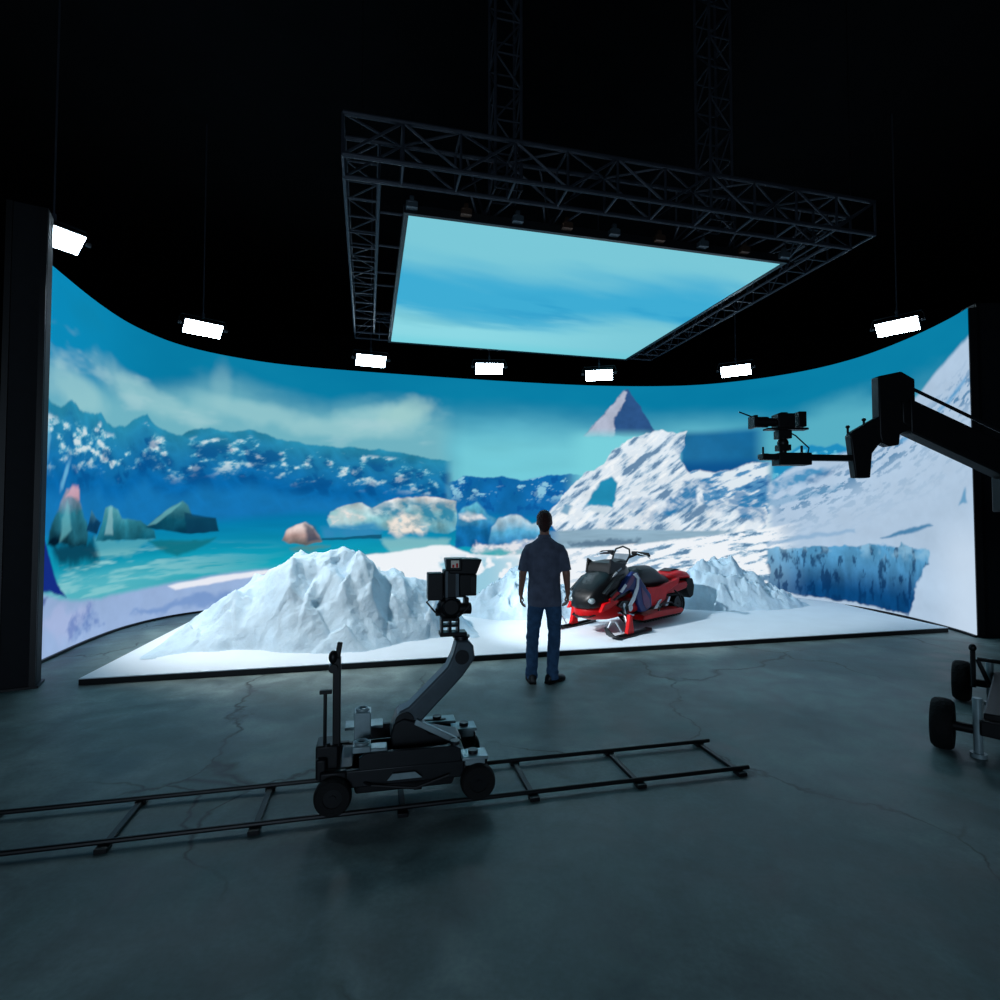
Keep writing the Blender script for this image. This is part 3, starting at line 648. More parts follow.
# ---------------------------------------------------------------- seven soft lights above the wall
def soft_light():
    r = empty('soft_light', (0, 0, 0), 0)
    p = bpy.data.objects.new  # noqa
    tilt = Matrix.Rotation(math.radians(0), 3, 'X')
    h = MB().box((0, 0, .055), (.68, .36, .09), taper=.9); h.build('housing', M['black'], r, bevel=.01)
    MB().box((0, 0, .004), (.62, .31, .008)).build('light_panel', M['softlight'], r, smooth=0)
    return r
LIGHTS = [((-5.3, 6.36, 5.06), 'bright rectangular soft light half hidden by the black column at the left'),
          ((-5.05, 9.17, 4.93), 'soft light on a rod above the far mountains, second from the left'),
          ((-2.6, 10.88, 4.88), 'soft light above the wall under the left back corner of the overhead truss'),
          ((-.23, 11.46, 4.88), 'soft light above the wall under the middle of the overhead screen'),
          ((2.17, 11.84, 4.84), 'soft light above the wall just left of the pyramid peak'),
          ((4.99, 11.44, 4.83), 'soft light above the wall to the right of the overhead truss'),
          ((6.58, 8.93, 4.88), 'soft light on a rod above the crane at the far right')]
first = None
for k, (loc, lab) in enumerate(LIGHTS):
    to = Vector((.3, 3.0, 0))-Vector(loc); az = math.atan2(to.y, to.x)
    tl = math.radians(34)
    root = empty('soft_light', loc, az-PI/2, lab, 'studio light', 'soft lights hung above the curved wall')
    rot = Matrix.Rotation(tl, 4, 'X')          # face looks down and towards the stage
    def part(mb, name, m, **kw):
        mb.v = [tuple(rot @ (Vector(p)*.92)) for p in mb.v]; return mb.build(name, m, root, **kw)
    part(MB().box((0, 0, .05), (.66, .34, .08)), 'housing', M['black'], bevel=.01)
    part(MB().box((0, 0, .003), (.62, .30, .010)), 'light_panel', M['softlight'], smooth=0)
    MB().tube([(-.35, 0, .05), (-.36, 0, .12), (-.33, 0, .2), (.33, 0, .2), (.36, 0, .12), (.35, 0, .05)], .011, 8).cyl((-.38, 0, .05), (-.32, 0, .05), .03, n=12).cyl((.38, 0, .05), (.32, 0, .05), .03, n=12).build('yoke', M['darkgrey'], root)
    MB().tube([(0, 0, .2), (0, 0, 8.5-loc[2])], .011, 8).cyl((0, 0, .18), (0, 0, .27), .025, n=10).build('hanging_rod', M['truss'], root)

# ---------------------------------------------------------------- black columns and scaffold frames beside the wall
def column(loc, w, d, h, rz, lab):
    r = empty('column', loc, rz, lab, 'column')
    MB().box((0, 0, h/2), (w, d, h)).build('column_body', M['drape'], r, bevel=.01)
    MB().box((w/2-.03, -d/2-.006, h/2), (.05, .02, h-.02)).box((-w/2+.03, -d/2-.006, h/2), (.05, .02, h-.02)).build('corner_strip', M['black'], r)
    MB().box((0, 0, .012), (w+.05, d+.05, .024)).build('base_plate', M['black'], r)
column((-4.91, 5.6, 0), .34, .24, 4.95, math.radians(30), 'tall flat black column at the left end of the curved wall')
column((7.22, 8.0, 0), .52, .3, 4.86, math.radians(-6), 'tall flat black column at the right end of the curved wall')
def scaffold(loc, w, d, h, rz, lab, n):
    r = empty('scaffold_tower', loc, rz, lab, 'scaffold')
    for x in (-w/2, w/2):
        for y in (-d/2, d/2): MB().tube([(x, y, 0), (x, y, h)], .024, 8).build('post', M['truss'], r)
    for k in range(n):
        z = .25+k*(h-.4)/(n-1)
        b = MB()
        for a_, b_ in (((-1, -1), (1, -1)), ((1, -1), (1, 1)), ((1, 1), (-1, 1)), ((-1, 1), (-1, -1))):
            b.tube([(a_[0]*w/2, a_[1]*d/2, z), (b_[0]*w/2, b_[1]*d/2, z)], .016, 6)
        if k < n-1:
            z2 = z+(h-.4)/(n-1); s_ = 1 if k % 2 else -1
            b.tube([(-s_*w/2, -d/2, z), (s_*w/2, -d/2, z2)], .012, 6)
        b.build('rung_frame', M['black'], r)
scaffold((-5.75, 5.35, 0), .7, .7, 4.6, math.radians(14), 'dark scaffold tower left of the black column', 9)
scaffold((8.25, 8.3, 0), .8, .7, 4.8, 0, 'dark scaffold tower beside the black column at the right edge', 9)

# ---------------------------------------------------------------- dolly track
TA = math.atan2(.222, .975); TO = (-0.62, 3.33, 0)
trk = empty('dolly_track', TO, TA, 'black steel dolly track with cross bars lying on the concrete', 'track')
for y in (-.1, .35): 
    MB().tube([(-3.4, y, .034), (2.34, y, .034)], .014, 10).build('rail', M['black'], trk)
for x in (-3.0, -2.25, -1.5, -.77, .03, .82, 1.53, 2.26):
    MB().box((x, .125, .012), (.035, .50, .022)).box((x, -.12, .012), (.06, .07, .024)).box((x, .37, .012), (.06, .07, .024)).build('cross_bar', M['black'], trk, bevel=.003)
# ---------------------------------------------------------------- camera dolly with its boom
dl = empty('camera_dolly', (TO[0], TO[1], 0), TA, 'grey four-wheeled camera dolly with a raised boom arm riding on the track', 'camera dolly')
WR = .105; WZ = .048+WR
for x, y in ((-.36, -.13), (.47, -.13), (-.36, .37), (.47, .37)):
    s_ = -1 if y < .1 else 1
    wo = MB(); wheel(wo, (x, y, WZ), (0, 1, 0), WR, .075, 32, .5); w_ = wo.build('wheel', M['rubber'], dl)
    h_ = MB(); hub(h_, (x, y, WZ), (0, 1, 0), WR*.52, .06); h_.build('wheel_hub', M['black'], w_)
def P(mb, name, m, par=None, **kw): return mb.build(name, m, par or dl, **kw)
ch = MB()
ch.box((.03, .12, .215), (.60, .40, .11))
ch.prism([(-.28, .17), (.37, .17), (.42, .21), (.42, .27), (-.33, .27), (-.33, .22)], 'y', -.10, .34)
P(ch, 'chassis', M['darkgrey'], bevel=.008)
P(MB().prism([(-.24, .10), (.33, .10), (.36, .17), (-.26, .17)], 'y', -.03, .28), 'belly_pan', M['black'], bevel=.01)
P(MB().prism([(-.22, .272), (.37, .272), (.37, .345), (.33, .365), (-.18, .365), (-.22, .34)], 'y', -.115, -.085), 'side_plate', M['darkgrey'], bevel=.004)
P(MB().prism([(-.22, .272), (.37, .272), (.37, .345), (.33, .365), (-.18, .365), (-.22, .34)], 'y', .33, .36), 'side_plate', M['darkgrey'], bevel=.004)
P(MB().prism([(-.06, .205), (.14, .205), (.10, .24), (-.03, .24)], 'y', -.125, -.116), 'name_plate', M['lightgrey'])
P(MB().box((-.20, .33, .372), (.24, .13, .02)), 'deck_plate', M['lightgrey'], bevel=.006)
P(MB().box((-.13, -.05, .372), (.14, .09, .02)), 'deck_plate', M['lightgrey'], bevel=.006)
P(MB().box((.27, .36, .35), (.26, .12, .02)), 'deck_plate', M['lightgrey'], bevel=.006)
P(MB().box((.44, .34, .30), (.2, .14, .02)).box((.44, .34, .27), (.16, .1, .05)), 'deck_plate', M['lightgrey'], bevel=.006)
P(MB().box((.455, -.08, .29), (.16, .13, .02)).box((.455, -.08, .265), (.12, .1, .04)), 'deck_plate', M['lightgrey'], bevel=.006)
P(MB().cyl((.34, -.085, .365), (.34, -.085, .385), .03), 'clamp_knob', M['darkgrey'])
for x, y, z in ((.28, .36, .36), (.46, .34, .31), (.45, -.08, .30)): P(MB().cyl((x, y, z), (x, y, z+.02), .03), 'clamp_knob', M['darkgrey'])
# square seat clamps with round holes
for y, z0, h in ((-.06, .37, .035), (.14, .37, .16)):
    x = -.205
    m_ = MB().box((x, y, z0+h/2), (.10, .11, h)); m_.torus((x, y, z0+h+.006), .03, .013, 'z', 20, 8)
    P(m_, 'socket', M['lightgrey'], bevel=.006)
# wheel arms and corner blocks
for x, s_ in ((-.36, -1), (.46, 1)):
    for y in (-.085, .325): P(MB().box((x-.0*s_, y, .225), (.15, .05, .10)).box((x-.07*s_, y+(.03 if y < .1 else -.03), .235), (.1, .06, .07)), 'wheel_bracket', M['black'], bevel=.012)
# battery and control box at the left
P(MB().box((-.40, .04, .33), (.13, .16, .14)).box((-.43, .02, .28), (.06, .2, .12)), 'control_box', M['black'], bevel=.012)
# steering column
sc_ = MB().bar((-.35, .0, .27), (-.352, .0, .90), .045, .045).bar((-.352, .0, .88), (-.335, .0, .985), .026, .03)
P(sc_, 'steering_column', M['black'], bevel=.006)
P(MB().ell((-.372, -.005, .90), (.028, .03, .04)).cyl((-.372, -.04, .84), (-.372, .04, .84), .026, n=14), 'steering_handle', M['black'])
P(MB().cyl((-.415, -.02, .30), (-.415, -.02, .70), .011, n=10).box((-.412, -.02, .705), (.07, .03, .022)).cyl((-.405, -.02, .30), (-.405, -.02, .41), .02, n=10), 'brake_lever', M['black'], bevel=.003)
# turntable wedge, boom and strut
wd = MB().prism([(-.02, .285), (.40, .335), (.39, .355), (.20, .40), (.12, .475), (.04, .50), (-.02, .47), (-.04, .40)], 'y', .02, .20)
P(wd, 'arm_base', M['darkgrey'], bevel=.012)
bm_ = MB().prism([(-.005, .505), (.02, .535), (.07, .555), (.31, .785), (.345, .86), (.37, .945), (.445, .945), (.475, .91), (.485, .83), (.45, .78), (.40, .715), (.14, .455), (.07, .42), (.0, .44)], 'y', .045, .175)
P(bm_, 'boom_arm', M['grey'], bevel=.012)
P(MB().cyl((.045, .03, .475), (.045, .19, .475), .058), 'pivot_pin', M['darkgrey'])
P(MB().cyl((.40, .035, .845), (.40, .185, .845), .045), 'pivot_pin', M['darkgrey'])
P(MB().cyl((.405, .11, .94), (.405, .11, .965), .045).cyl((.405, .11, .955), (.405, .11, .97), .055), 'head_mount', M['darkgrey'], bevel=.003)
P(MB().bar((.11, .03, .475), (.36, .01, .345), .03, .035), 'strut', M['lightgrey'], bevel=.004)
P(MB().tube([(-.36, .05, .3), (-.30, .0, .22), (-.15, -.13, .19), (.1, -.13, .15), (.3, -.12, .2)], .008, 6), 'cable', M['black'])
P(MB().box((.13, .12, .08), (.05, .12, .07)), 'track_brake', M['black'], bevel=.004)

# ---------------------------------------------------------------- cinema camera on the boom
cc = empty('cinema_camera', (TO[0]+.35*math.cos(TA)-.11*math.sin(TA), TO[1]+.35*math.sin(TA)+.11*math.cos(TA), .972), TA, 'black cinema camera with a wide matte box on the boom of the dolly', 'camera')
def Q(mb, name, m, par=None, **kw): return mb.build(name, m, par or cc, **kw)
# tilt plate with square holes, standing beside the arm end
pl = MB()
pl.box((0, 0, .012), (.17, .10, .024)).box((-.02, 0, .105), (.115, .09, .02)).box((-.072, 0, .06), (.014, .09, .09)).box((.032, 0, .06), (.014, .09, .09)).box((-.02, 0, .06), (.016, .09, .09)).box((-.02, 0, .065), (.1, .09, .014))
Q(pl, 'riser', M['black'], bevel=.003)
hd = MB().ell((-.02, 0, .175), (.085, .075, .07)).box((-.02, 0, .175), (.13, .10, .10)).cyl((.03, -.02, .17), (.115, -.02, .17), .036, n=18).cyl((-.02, -.09, .19), (-.02, .07, .19), .05, n=20).box((.085, 0, .20), (.03, .07, .08)).cyl((-.11, 0, .15), (-.05, 0, .15), .025, n=14)
Q(hd, 'fluid_head', M['black'], bevel=.006)
Q(MB().box((-.02, 0, .252), (.20, .09, .018)).box((-.03, -.05, .235), (.05, .02, .02)), 'base_plate', M['darkgrey'], bevel=.003)
by = Q(MB().box((-.02, .0, .33), (.085, .12, .175)).box((.025, .02, .335), (.035, .1, .16)), 'camera_body', M['darkgrey'], bevel=.008)
Q(MB().box((-.047, -.062, .33), (.014, .006, .165)).box((.02, -.062, .33), (.02, .006, .165)), 'body_trim', M['grey'], by)
Q(MB().box((-.115, 0, .315), (.095, .11, .17)).box((-.066, 0, .33), (.012, .09, .12)), 'battery', M['black'], bevel=.012)
mt = MB()
mt.ring_solid([[(.045, -.05, .30), (.045, .06, .30), (.045, .06, .40), (.045, -.05, .40)], [(.14, -.065, .265), (.14, .075, .265), (.14, .075, .415), (.14, -.065, .415)]])
Q(MB().cyl((.03, 0, .34), (.10, 0, .34), .045, n=20), 'lens', M['black'])
Q(MB().prism([(.035, .255), (.142, .255), (.145, .39), (.035, .39)], 'y', -.07, .07).prism([(-.035, .40), (.138, .39), (.176, .485), (.06, .49), (-.05, .49)], 'y', -.085, .085), 'matte_box', M['black'], bevel=.006)
Q(MB().box((.12, -.073, .325), (.035, .008, .11)), 'matte_box_side', M['darkgrey'], bevel=.003)
mo = Q(MB().box((-.005, -.075, .455), (.10, .05, .075)), 'top_monitor', M['black'], bevel=.006)
lb = MB().box((-.0, -.102, .460), (.05, .004, .045)); Q(lb, 'label', M['ivory'], mo)
Q(MB().box((-.012, -.105, .448), (.012, .003, .018)).box((.012, -.105, .452), (.012, .003, .026)), 'label_mark', M['brightred'], mo)
Q(MB().tube([(-.13, .0, .24), (-.17, -.03, .22), (-.12, -.05, .16), (-.06, -.05, .12)], .006, 6).tube([(.06, -.05, .26), (.1, -.07, .2), (.05, -.06, .14), (.0, -.05, .1)], .005, 6), 'cable', M['black'])

# ---------------------------------------------------------------- camera crane reaching in from the right
cr = empty('camera_crane', (4.05, 4.42, 0), 0, 'large black camera crane reaching in from the right on a wheeled base', 'camera crane')
CO = Vector((4.05, 4.42, 0))
class XB(MB):
    def build(s, name, m, parent=None, **kw):
        s.v = [tuple(Vector(p)-CO) for p in s.v]; return MB.build(s, name, m, parent or cr, **kw)
Yc = 4.5
XB().prism([(3.40, 2.66), (3.40, 2.44), (3.30, 2.50), (3.30, 2.68)], 'y', Yc-.06, Yc+.06).prism([(3.36, 2.70), (3.36, 2.42), (5.9, 1.22), (5.95, 1.46)], 'y', Yc-.07, Yc+.07).build('main_beam', M['black'], bevel=.01)
XB().tube([(3.40, Yc-.03, 2.79), (5.9, Yc-.03, 1.56)], .014, 8).build('levelling_rod', M['darkgrey'])
XB().box((5.95, Yc, 1.34), (.35, .34, .42)).box((5.70, Yc, 1.42), (.08, .3, .36)).build('counterweight', M['black'], bevel=.02)
XB().prism([(3.12, 2.89), (3.31, 2.93), (3.42, 2.865), (3.42, 2.48), (3.36, 2.45), (3.29, 2.41), (3.28, 2.32), (3.20, 2.31), (3.135, 2.34), (3.12, 2.40)], 'y', Yc-.045, Yc+.05).build('head_block', M['black'], bevel=.01)
XB().prism([(3.13, 2.56), (3.13, 2.34), (3.06, 2.25), (3.04, 2.05), (2.92, 2.05), (2.90, 2.22), (2.88, 2.40), (2.90, 2.43)], 'y', Yc-.04, Yc+.04).build('elbow', M['black'], bevel=.01)
XB().cyl((2.885, Yc, 2.42), (2.885, Yc, 2.47), .009).ell((2.885, Yc, 2.475), (.017, .017, .015), 10, 6).build('lock_knob', M['black'])
XB().cyl((3.02, Yc, 2.49), (3.02, Yc, 2.525), .009).ell((3.02, Yc, 2.535), (.017, .017, .015), 10, 6).build('lock_knob', M['black'])
XB().bar((2.16, Yc, 2.225), (2.90, Yc, 2.215), .07, .05).build('lower_beam', M['black'], bevel=.006)
XB().box((2.415, Yc, 2.205), (.27, .13, .10)).box((2.18, Yc, 2.23), (.05, .1, .04)).cyl((2.18, Yc, 2.24), (2.18, Yc, 2.31), .008).cyl((2.50, Yc, 2.25), (2.50, Yc, 2.32), .01).build('mount_plate', M['black'], bevel=.006)
# base: a four wheeled chassis turned 45 degrees
ax = Vector((.714, -.70, 0)); fw = Vector((.70, .714, 0)); W0 = Vector((3.32, 4.14, 0))
for a_, b_ in ((0, 0), (0, 1.5), (1.15, 0), (1.15, 1.5)):
    c_ = W0+ax*a_+fw*b_; 
    w = XB(); wheel(w, c_+Vector((0, 0, .185)), ax, .185, .13, 32, .5); wo = w.build('wheel', M['tread'])
    h = XB(); hub(h, c_+Vector((0, 0, .185)), ax, .09, .10); h.build('wheel_hub', M['darkgrey'], wo)
for b_ in (0, 1.5):
    p0 = W0+ax*.02+fw*b_; p1 = W0+ax*1.13+fw*b_
    XB().tube([p0+Vector((0, 0, .185)), p1+Vector((0, 0, .185))], .035, 12).box(tuple((p0+p1)/2+Vector((0, 0, .22))), (.72, .14, .11), rot=Matrix.Rotation(math.atan2(ax.y, ax.x), 3, 'Z')).build('axle', M['black'], bevel=.01)
for a_ in (.28, .86): 
    XB().bar(W0+ax*a_+fw*0+Vector((0, 0, .27)), W0+ax*a_+fw*1.5+Vector((0, 0, .27)), .10, .09).build('chassis_rail', M['black'], bevel=.01)
ctr = W0+ax*.57+fw*.75
XB().box(tuple(ctr+Vector((0, 0, .33))), (.5, .5, .08), rot=Matrix.Rotation(math.atan2(ax.y, ax.x), 3, 'Z')).build('turntable', M['black'], bevel=.01)
zt = 1.9
XB().cyl(ctr+Vector((0, 0, .3)), ctr+Vector((0, 0, zt-.1)), .09, .07).box((ctr.x, Yc, zt+.02), (.2, .2, .3)).build('post', M['black'], bevel=.01)
for a_, b_ in ((.2, -.02), (.2, 1.5)):
    j = W0+ax*a_+fw*b_
    XB().cyl(j+Vector((0, 0, .03)), j+Vector((0, 0, .42)), .028, n=14).cyl(j+Vector((0, 0, .0)), j+Vector((0, 0, .03)), .05, n=16).build('levelling_jack', M['lightgrey'])
j = W0+ax*.1+fw*1.25
XB().tube([j+Vector((0, 0, .2)), j+Vector((0, 0, .52))], .02, 10).ell(j+Vector((0, 0, .55)), (.03, .03, .035), 12, 8).build('brake_lever', M['black'])
XB().tube([W0+ax*.12+fw*1.42+Vector((0, 0, .42)), W0+ax*.8+fw*1.42+Vector((0, 0, .42))], .018, 8).tube([W0+ax*.12+fw*1.42+Vector((0, 0, .42)), W0+ax*.2+fw*1.42+Vector((0, 0, .2))], .018, 8).tube([W0+ax*.8+fw*1.42+Vector((0, 0, .42)), W0+ax*.8+fw*1.42+Vector((0, 0, .2))], .018, 8).build('push_bar', M['black'])
# ---------------------------------------------------------------- the camera on the crane
vc = empty('broadcast_camera', (2.4, Yc, 2.255), 0, 'small black camera with a long lens on the end of the crane', 'camera')
class VB(MB):
    def build(s, name, m, parent=None, **kw):
        s.v = [tuple(Vector(p)-Vector((2.4, Yc, 2.255))) for p in s.v]; return MB.build(s, name, m, parent or vc, **kw)
VB().cyl((2.345, Yc, 2.256), (2.345, Yc, 2.46), .028, n=14).box((2.345, Yc, 2.30), (.10, .08, .05)).box((2.345, Yc, 2.41), (.11, .09, .07)).ell((2.345, Yc, 2.34), (.045, .04, .045)).build('pan_head', M['black'], bevel=.004)
VB().box((2.37, Yc, 2.455), (.34, .08, .014)).build('base_plate', M['black'])
VB().box((2.35, Yc, 2.52), (.14, .12, .12)).box((2.35, Yc, 2.585), (.06, .05, .02)).build('camera_body', M['black'], bevel=.006)
VB().cyl((2.29, Yc, 2.515), (2.20, Yc, 2.515), .035, n=18).cyl((2.22, Yc, 2.515), (2.105, Yc, 2.515), .045, n=18).box((2.10, Yc, 2.515), (.03, .12, .10)).build('lens', M['black'], bevel=.003)
VB().tube([(2.13, Yc, 2.545), (1.985, Yc, 2.60)], .006, 6).build('sunshade_flag', M['black'])
VB().box((2.49, Yc, 2.535), (.065, .09, .125)).box((2.50, Yc, 2.463), (.1, .04, .012)).build('monitor', M['black'], bevel=.005)
VB().tube([(2.38, Yc, 2.44), (2.44, Yc-.02, 2.40), (2.56, Yc, 2.30), (2.55, Yc, 2.255)], .006, 6).build('cable', M['black'])
# ---------------------------------------------------------------- the snowmobile
sm = empty('snowmobile', (1.46, 8.05, SZ), math.atan2(-.68, -.73), 'red and black snowmobile with raised handlebars standing on the white stage', 'snowmobile')
def S(mb, name, m, par=None, **kw): return mb.build(name, m, par or sm, **kw)
def sect(x, w, z0, z1, n=20, p=2.6, top=1.0, yc=0):
    """rounded cross-section at x: half width w (top narrower), from z0 to z1"""
    out = []
    zc = (z0+z1)/2; hz = (z1-z0)/2
    for k in range(n):
        t = 2*PI*k/n; c, s = math.cos(t), math.sin(t)
        yy = math.copysign(abs(c)**(2/p), c); zz = math.copysign(abs(s)**(2/p), s)
        ww = w*(1-(1-top)*(zz+1)/2)
        out.append((x, yc+yy*ww, zc+zz*hz))
    return out
# belly pan and hood
S(MB().ring_solid([sect(.44, .07, .27, .36), sect(.40, .15, .24, .42), sect(.28, .25, .20, .47), sect(.05, .31, .18, .50), sect(-.25, .33, .19, .50), sect(-.55, .30, .20, .46), sect(-.62, .25, .24, .42)]), 'belly_pan', M['red'])
S(MB().ring_solid([sect(.47, .07, .38, .47, p=4.2), sect(.44, .17, .37, .56, p=4.2), sect(.36, .25, .37, .66, p=4.2, top=.85), sect(.20, .31, .38, .77, p=4.2, top=.80), sect(.04, .33, .42, .87, p=4.2, top=.74), sect(-.12, .33, .45, .94, p=4.2, top=.68), sect(-.30, .32, .48, .98, p=4.2, top=.60), sect(-.48, .27, .50, .97, p=4.2, top=.55), sect(-.60, .19, .54, .92, p=4.2, top=.5)]), 'hood', M['gloss'], smooth=32)
for s_ in (-1, 1):
    S(MB().ell((.40, s_*.16, .49), (.055, .075, .045), 16, 10, rot=Matrix.Rotation(-.5*s_, 3, 'Z')), 'headlight', M['lamp'])
    S(MB().prism([(.38, .34), (.20, .36), (-.05, .46), (.05, .50), (.30, .45)], 'y', s_*.255, s_*.315), 'nose_flare', M['brightred'], bevel=.012)
    # vents and scratches of white lettering on the hood's shoulder
    S(MB().prism([(.02, .80), (-.10, .87), (-.12, .85), (0, .78)], 'y', s_*.19, s_*.245).prism([(-.14, .88), (-.24, .92), (-.25, .90), (-.16, .86)], 'y', s_*.17, s_*.222), 'hood_mark', M['white'])
    S(MB().prism([(.18, .56), (.0, .64), (-.02, .60), (.15, .53)], 'y', s_*.26, s_*.318).prism([(.10, .50), (-.06, .56), (-.08, .53), (.08, .475)], 'y', s_*.28, s_*.330), 'vent', M['black'], bevel=.004)
    # blue and purple side panel
    pts = [(-.02, .60), (-.20, .74), (-.38, .86), (-.50, .84), (-.60, .72), (-.72, .60), (-.86, .48), (-.88, .30), (-.74, .24), (-.58, .24), (-.50, .36), (-.44, .54), (-.34, .60), (-.20, .58), (-.08, .54)]
    sp = S(MB().prism(pts, 'y', s_*.26, s_*.335), 'side_panel', M['blue'], bevel=.015)
    S(MB().prism([(-.58, .62), (-.70, .52), (-.80, .42), (-.82, .31), (-.72, .27), (-.64, .36), (-.60, .50)], 'y', s_*.334, s_*.341), 'panel_patch', M['purple'], sp)
    S(MB().prism([(-.16, .66), (-.34, .80), (-.42, .80), (-.36, .70), (-.24, .62)], 'y', s_*.334, s_*.341), 'panel_patch', M['purple'], sp)
    S(MB().prism([(-.36, .82), (-.44, .835), (-.52, .76), (-.50, .60), (-.40, .44), (-.30, .36), (-.22, .38), (-.34, .50), (-.44, .64), (-.46, .75)], 'y', s_*.338, s_*.348), 'white_stripe', M['white'], sp)
    S(MB().prism([(-.02, .60), (-.16, .70), (-.20, .67), (-.08, .58)], 'y', s_*.334, s_*.345), 'white_stripe', M['white'], sp)
    S(MB().prism([(-.30, .30), (-.10, .34), (.02, .40), (-.10, .46), (-.30, .44)], 'y', s_*.30, s_*.334), 'engine_grille', M['black'], bevel=.006)
    S(MB().cyl((-.28, s_*.29, .34), (-.28, s_*.352, .34), .05).cyl((-.12, s_*.29, .40), (-.12, s_*.350, .40), .03).tube([(-.40, s_*.32, .22), (-.2, s_*.34, .26), (0, s_*.33, .30)], .014, 8), 'fitting', M['chrome'])
for s_ in (-1, 1):
    S(MB().prism([(.30, .60), (.02, .78), (-.22, .84), (-.20, .80), (.02, .73), (.26, .57)], 'y', s_*.262, s_*.322), 'hood_ridge', M['black'], bevel=.006)
    S(MB().prism([(.20, .50), (.02, .60), (-.10, .58), (.02, .54), (.16, .47)], 'y', s_*.30, s_*.322), 'hood_stripe', M['red'], bevel=.003)
S(MB().prism([(.445, .50), (.38, .64), (.36, .64), (.42, .50)], 'y', -.05, .05).prism([(.45, .44), (.455, .40), (.40, .40), (.40, .44)], 'y', -.12, .12), 'nose_intake', M['black'], bevel=.006)
# windshield, dash and the hoop at the handlebars
ws = MB()
ws.ring_solid([[(.04, -.20, .84), (.04, .20, .84), (-.40, .20, .90), (-.40, -.20, .90)], [(.02, -.20, .93), (.02, .20, .93), (-.38, .17, 1.0), (-.38, -.17, 1.0)], [(-.02, -.19, .995), (-.02, .19, .995), (-.34, .14, 1.02), (-.34, -.14, 1.02)]])
for s_ in (-1, 1): ws.prism([(.05, .84), (.01, 1.055), (-.10, 1.0), (-.36, .98), (-.34, .88)], 'y', s_*.19, s_*.22)
S(ws, 'windshield', M['gloss'], bevel=.006)
S(MB().ring_solid([sect(-.12, .17, .86, .99), sect(-.30, .19, .90, 1.02), sect(-.48, .15, .92, 1.03), sect(-.56, .10, .92, 1.0)]), 'dash', M['seat'])
S(MB().tube([(-.50, -.13, .98), (-.57, -.15, 1.08), (-.60, -.12, 1.17), (-.61, 0, 1.21), (-.60, .12, 1.17), (-.57, .15, 1.08), (-.50, .13, .98)], .014, 10), 'hoop', M['black'])
S(MB().ring_solid([[(-.53, -.13, 1.0), (-.53, .13, 1.0), (-.545, .13, 1.0), (-.545, -.13, 1.0)], [(-.575, -.13, 1.10), (-.575, .13, 1.10), (-.59, .13, 1.10), (-.59, -.13, 1.10)]]), 'hoop_panel', M['glass'])
hb = S(MB().tube([(-.64, -.42, 1.10), (-.62, -.26, 1.11), (-.60, -.12, 1.05), (-.60, .12, 1.05), (-.62, .26, 1.11), (-.64, .42, 1.10)], .02, 10).tube([(-.52, 0, .90), (-.60, 0, 1.05)], .03, 10), 'handlebar', M['black'])
for s_ in (-1, 1):
    S(MB().tube([(-.62, s_*.27, 1.11), (-.645, s_*.42, 1.10), (-.62, s_*.455, 1.085)], [.032, .030, .018], 12), 'grip', M['rubber'], hb)
    S(MB().tube([(-.60, s_*.22, 1.12), (-.56, s_*.32, 1.115), (-.56, s_*.46, 1.08), (-.60, s_*.48, 1.05)], .008, 8), 'brake_lever', M['chrome'], hb)
    S(MB().box((-.60, s_*.22, 1.12), (.07, .09, .05)), 'switch_box', M['black'], hb, bevel=.01)
# seat, tunnel, tail
S(MB().ring_solid([sect(-.66, .12, .62, .72), sect(-.74, .17, .58, .82), sect(-.88, .19, .55, .88), sect(-1.05, .19, .54, .89), sect(-1.22, .19, .53, .885), sect(-1.36, .18, .52, .83), sect(-1.50, .17, .52, .74), sect(-1.70, .15, .55, .69), sect(-1.76, .10, .57, .66)]), 'seat', M['seat'])
S(MB().ring_solid([sect(-.50, .20, .38, .54, p=6), sect(-1.9, .20, .40, .56, p=6), sect(-2.25, .19, .44, .57, p=6)]), 'tunnel', M['red'], smooth=20)
for s_ in (-1, 1):
    S(MB().prism([(-.86, .58), (-1.2, .56), (-1.5, .60), (-1.85, .66), (-1.80, .56), (-1.45, .45), (-1.38, .34), (-1.20, .28), (-.88, .28)], 'y', s_*.20, s_*.27), 'tunnel_side', M['brightred'], bevel=.012)
    S(MB().prism([(-.52, .13), (-.56, .20), (-1.0, .22), (-1.68, .20), (-1.74, .15), (-1.66, .12)], 'y', s_*.20, s_*.40), 'running_board', M['red'], bevel=.012)
    S(MB().tube([(-1.72, s_*.36, .17), (-1.80, s_*.33, .26), (-1.80, s_*.28, .38), (-1.72, s_*.24, .46)], .014, 8).tube([(-1.0, s_*.37, .22), (-1.15, s_*.33, .30), (-1.45, s_*.33, .30), (-1.6, s_*.37, .21)], .012, 8), 'side_rail', M['black'])
    S(MB().prism([(-1.0, .24), (-1.18, .36), (-1.26, .36), (-1.12, .24)], 'y', s_*.205, s_*.285).prism([(-1.34, .24), (-1.46, .38), (-1.52, .38), (-1.44, .24)], 'y', s_*.205, s_*.285), 'side_brace', M['chrome'], bevel=.004)
S(MB().ring_solid([sect(-1.60, .13, .60, .70), sect(-1.80, .19, .60, .75), sect(-2.05, .20, .60, .77), sect(-2.28, .19, .60, .73), sect(-2.42, .15, .58, .66), sect(-2.46, .10, .58, .62)]), 'tail_cowl', M['brightred'])
S(MB().prism([(-1.78, .755), (-2.0, .79), (-2.2, .765), (-2.0, .75)], 'y', -.10, .10), 'tail_rack', M['black'], bevel=.006)
S(MB().prism([(-2.22, .60), (-2.44, .60), (-2.50, .46), (-2.46, .30), (-2.36, .26), (-2.26, .34), (-2.20, .46)], 'y', -.19, .19), 'snow_flap', M['rubber'], bevel=.02)
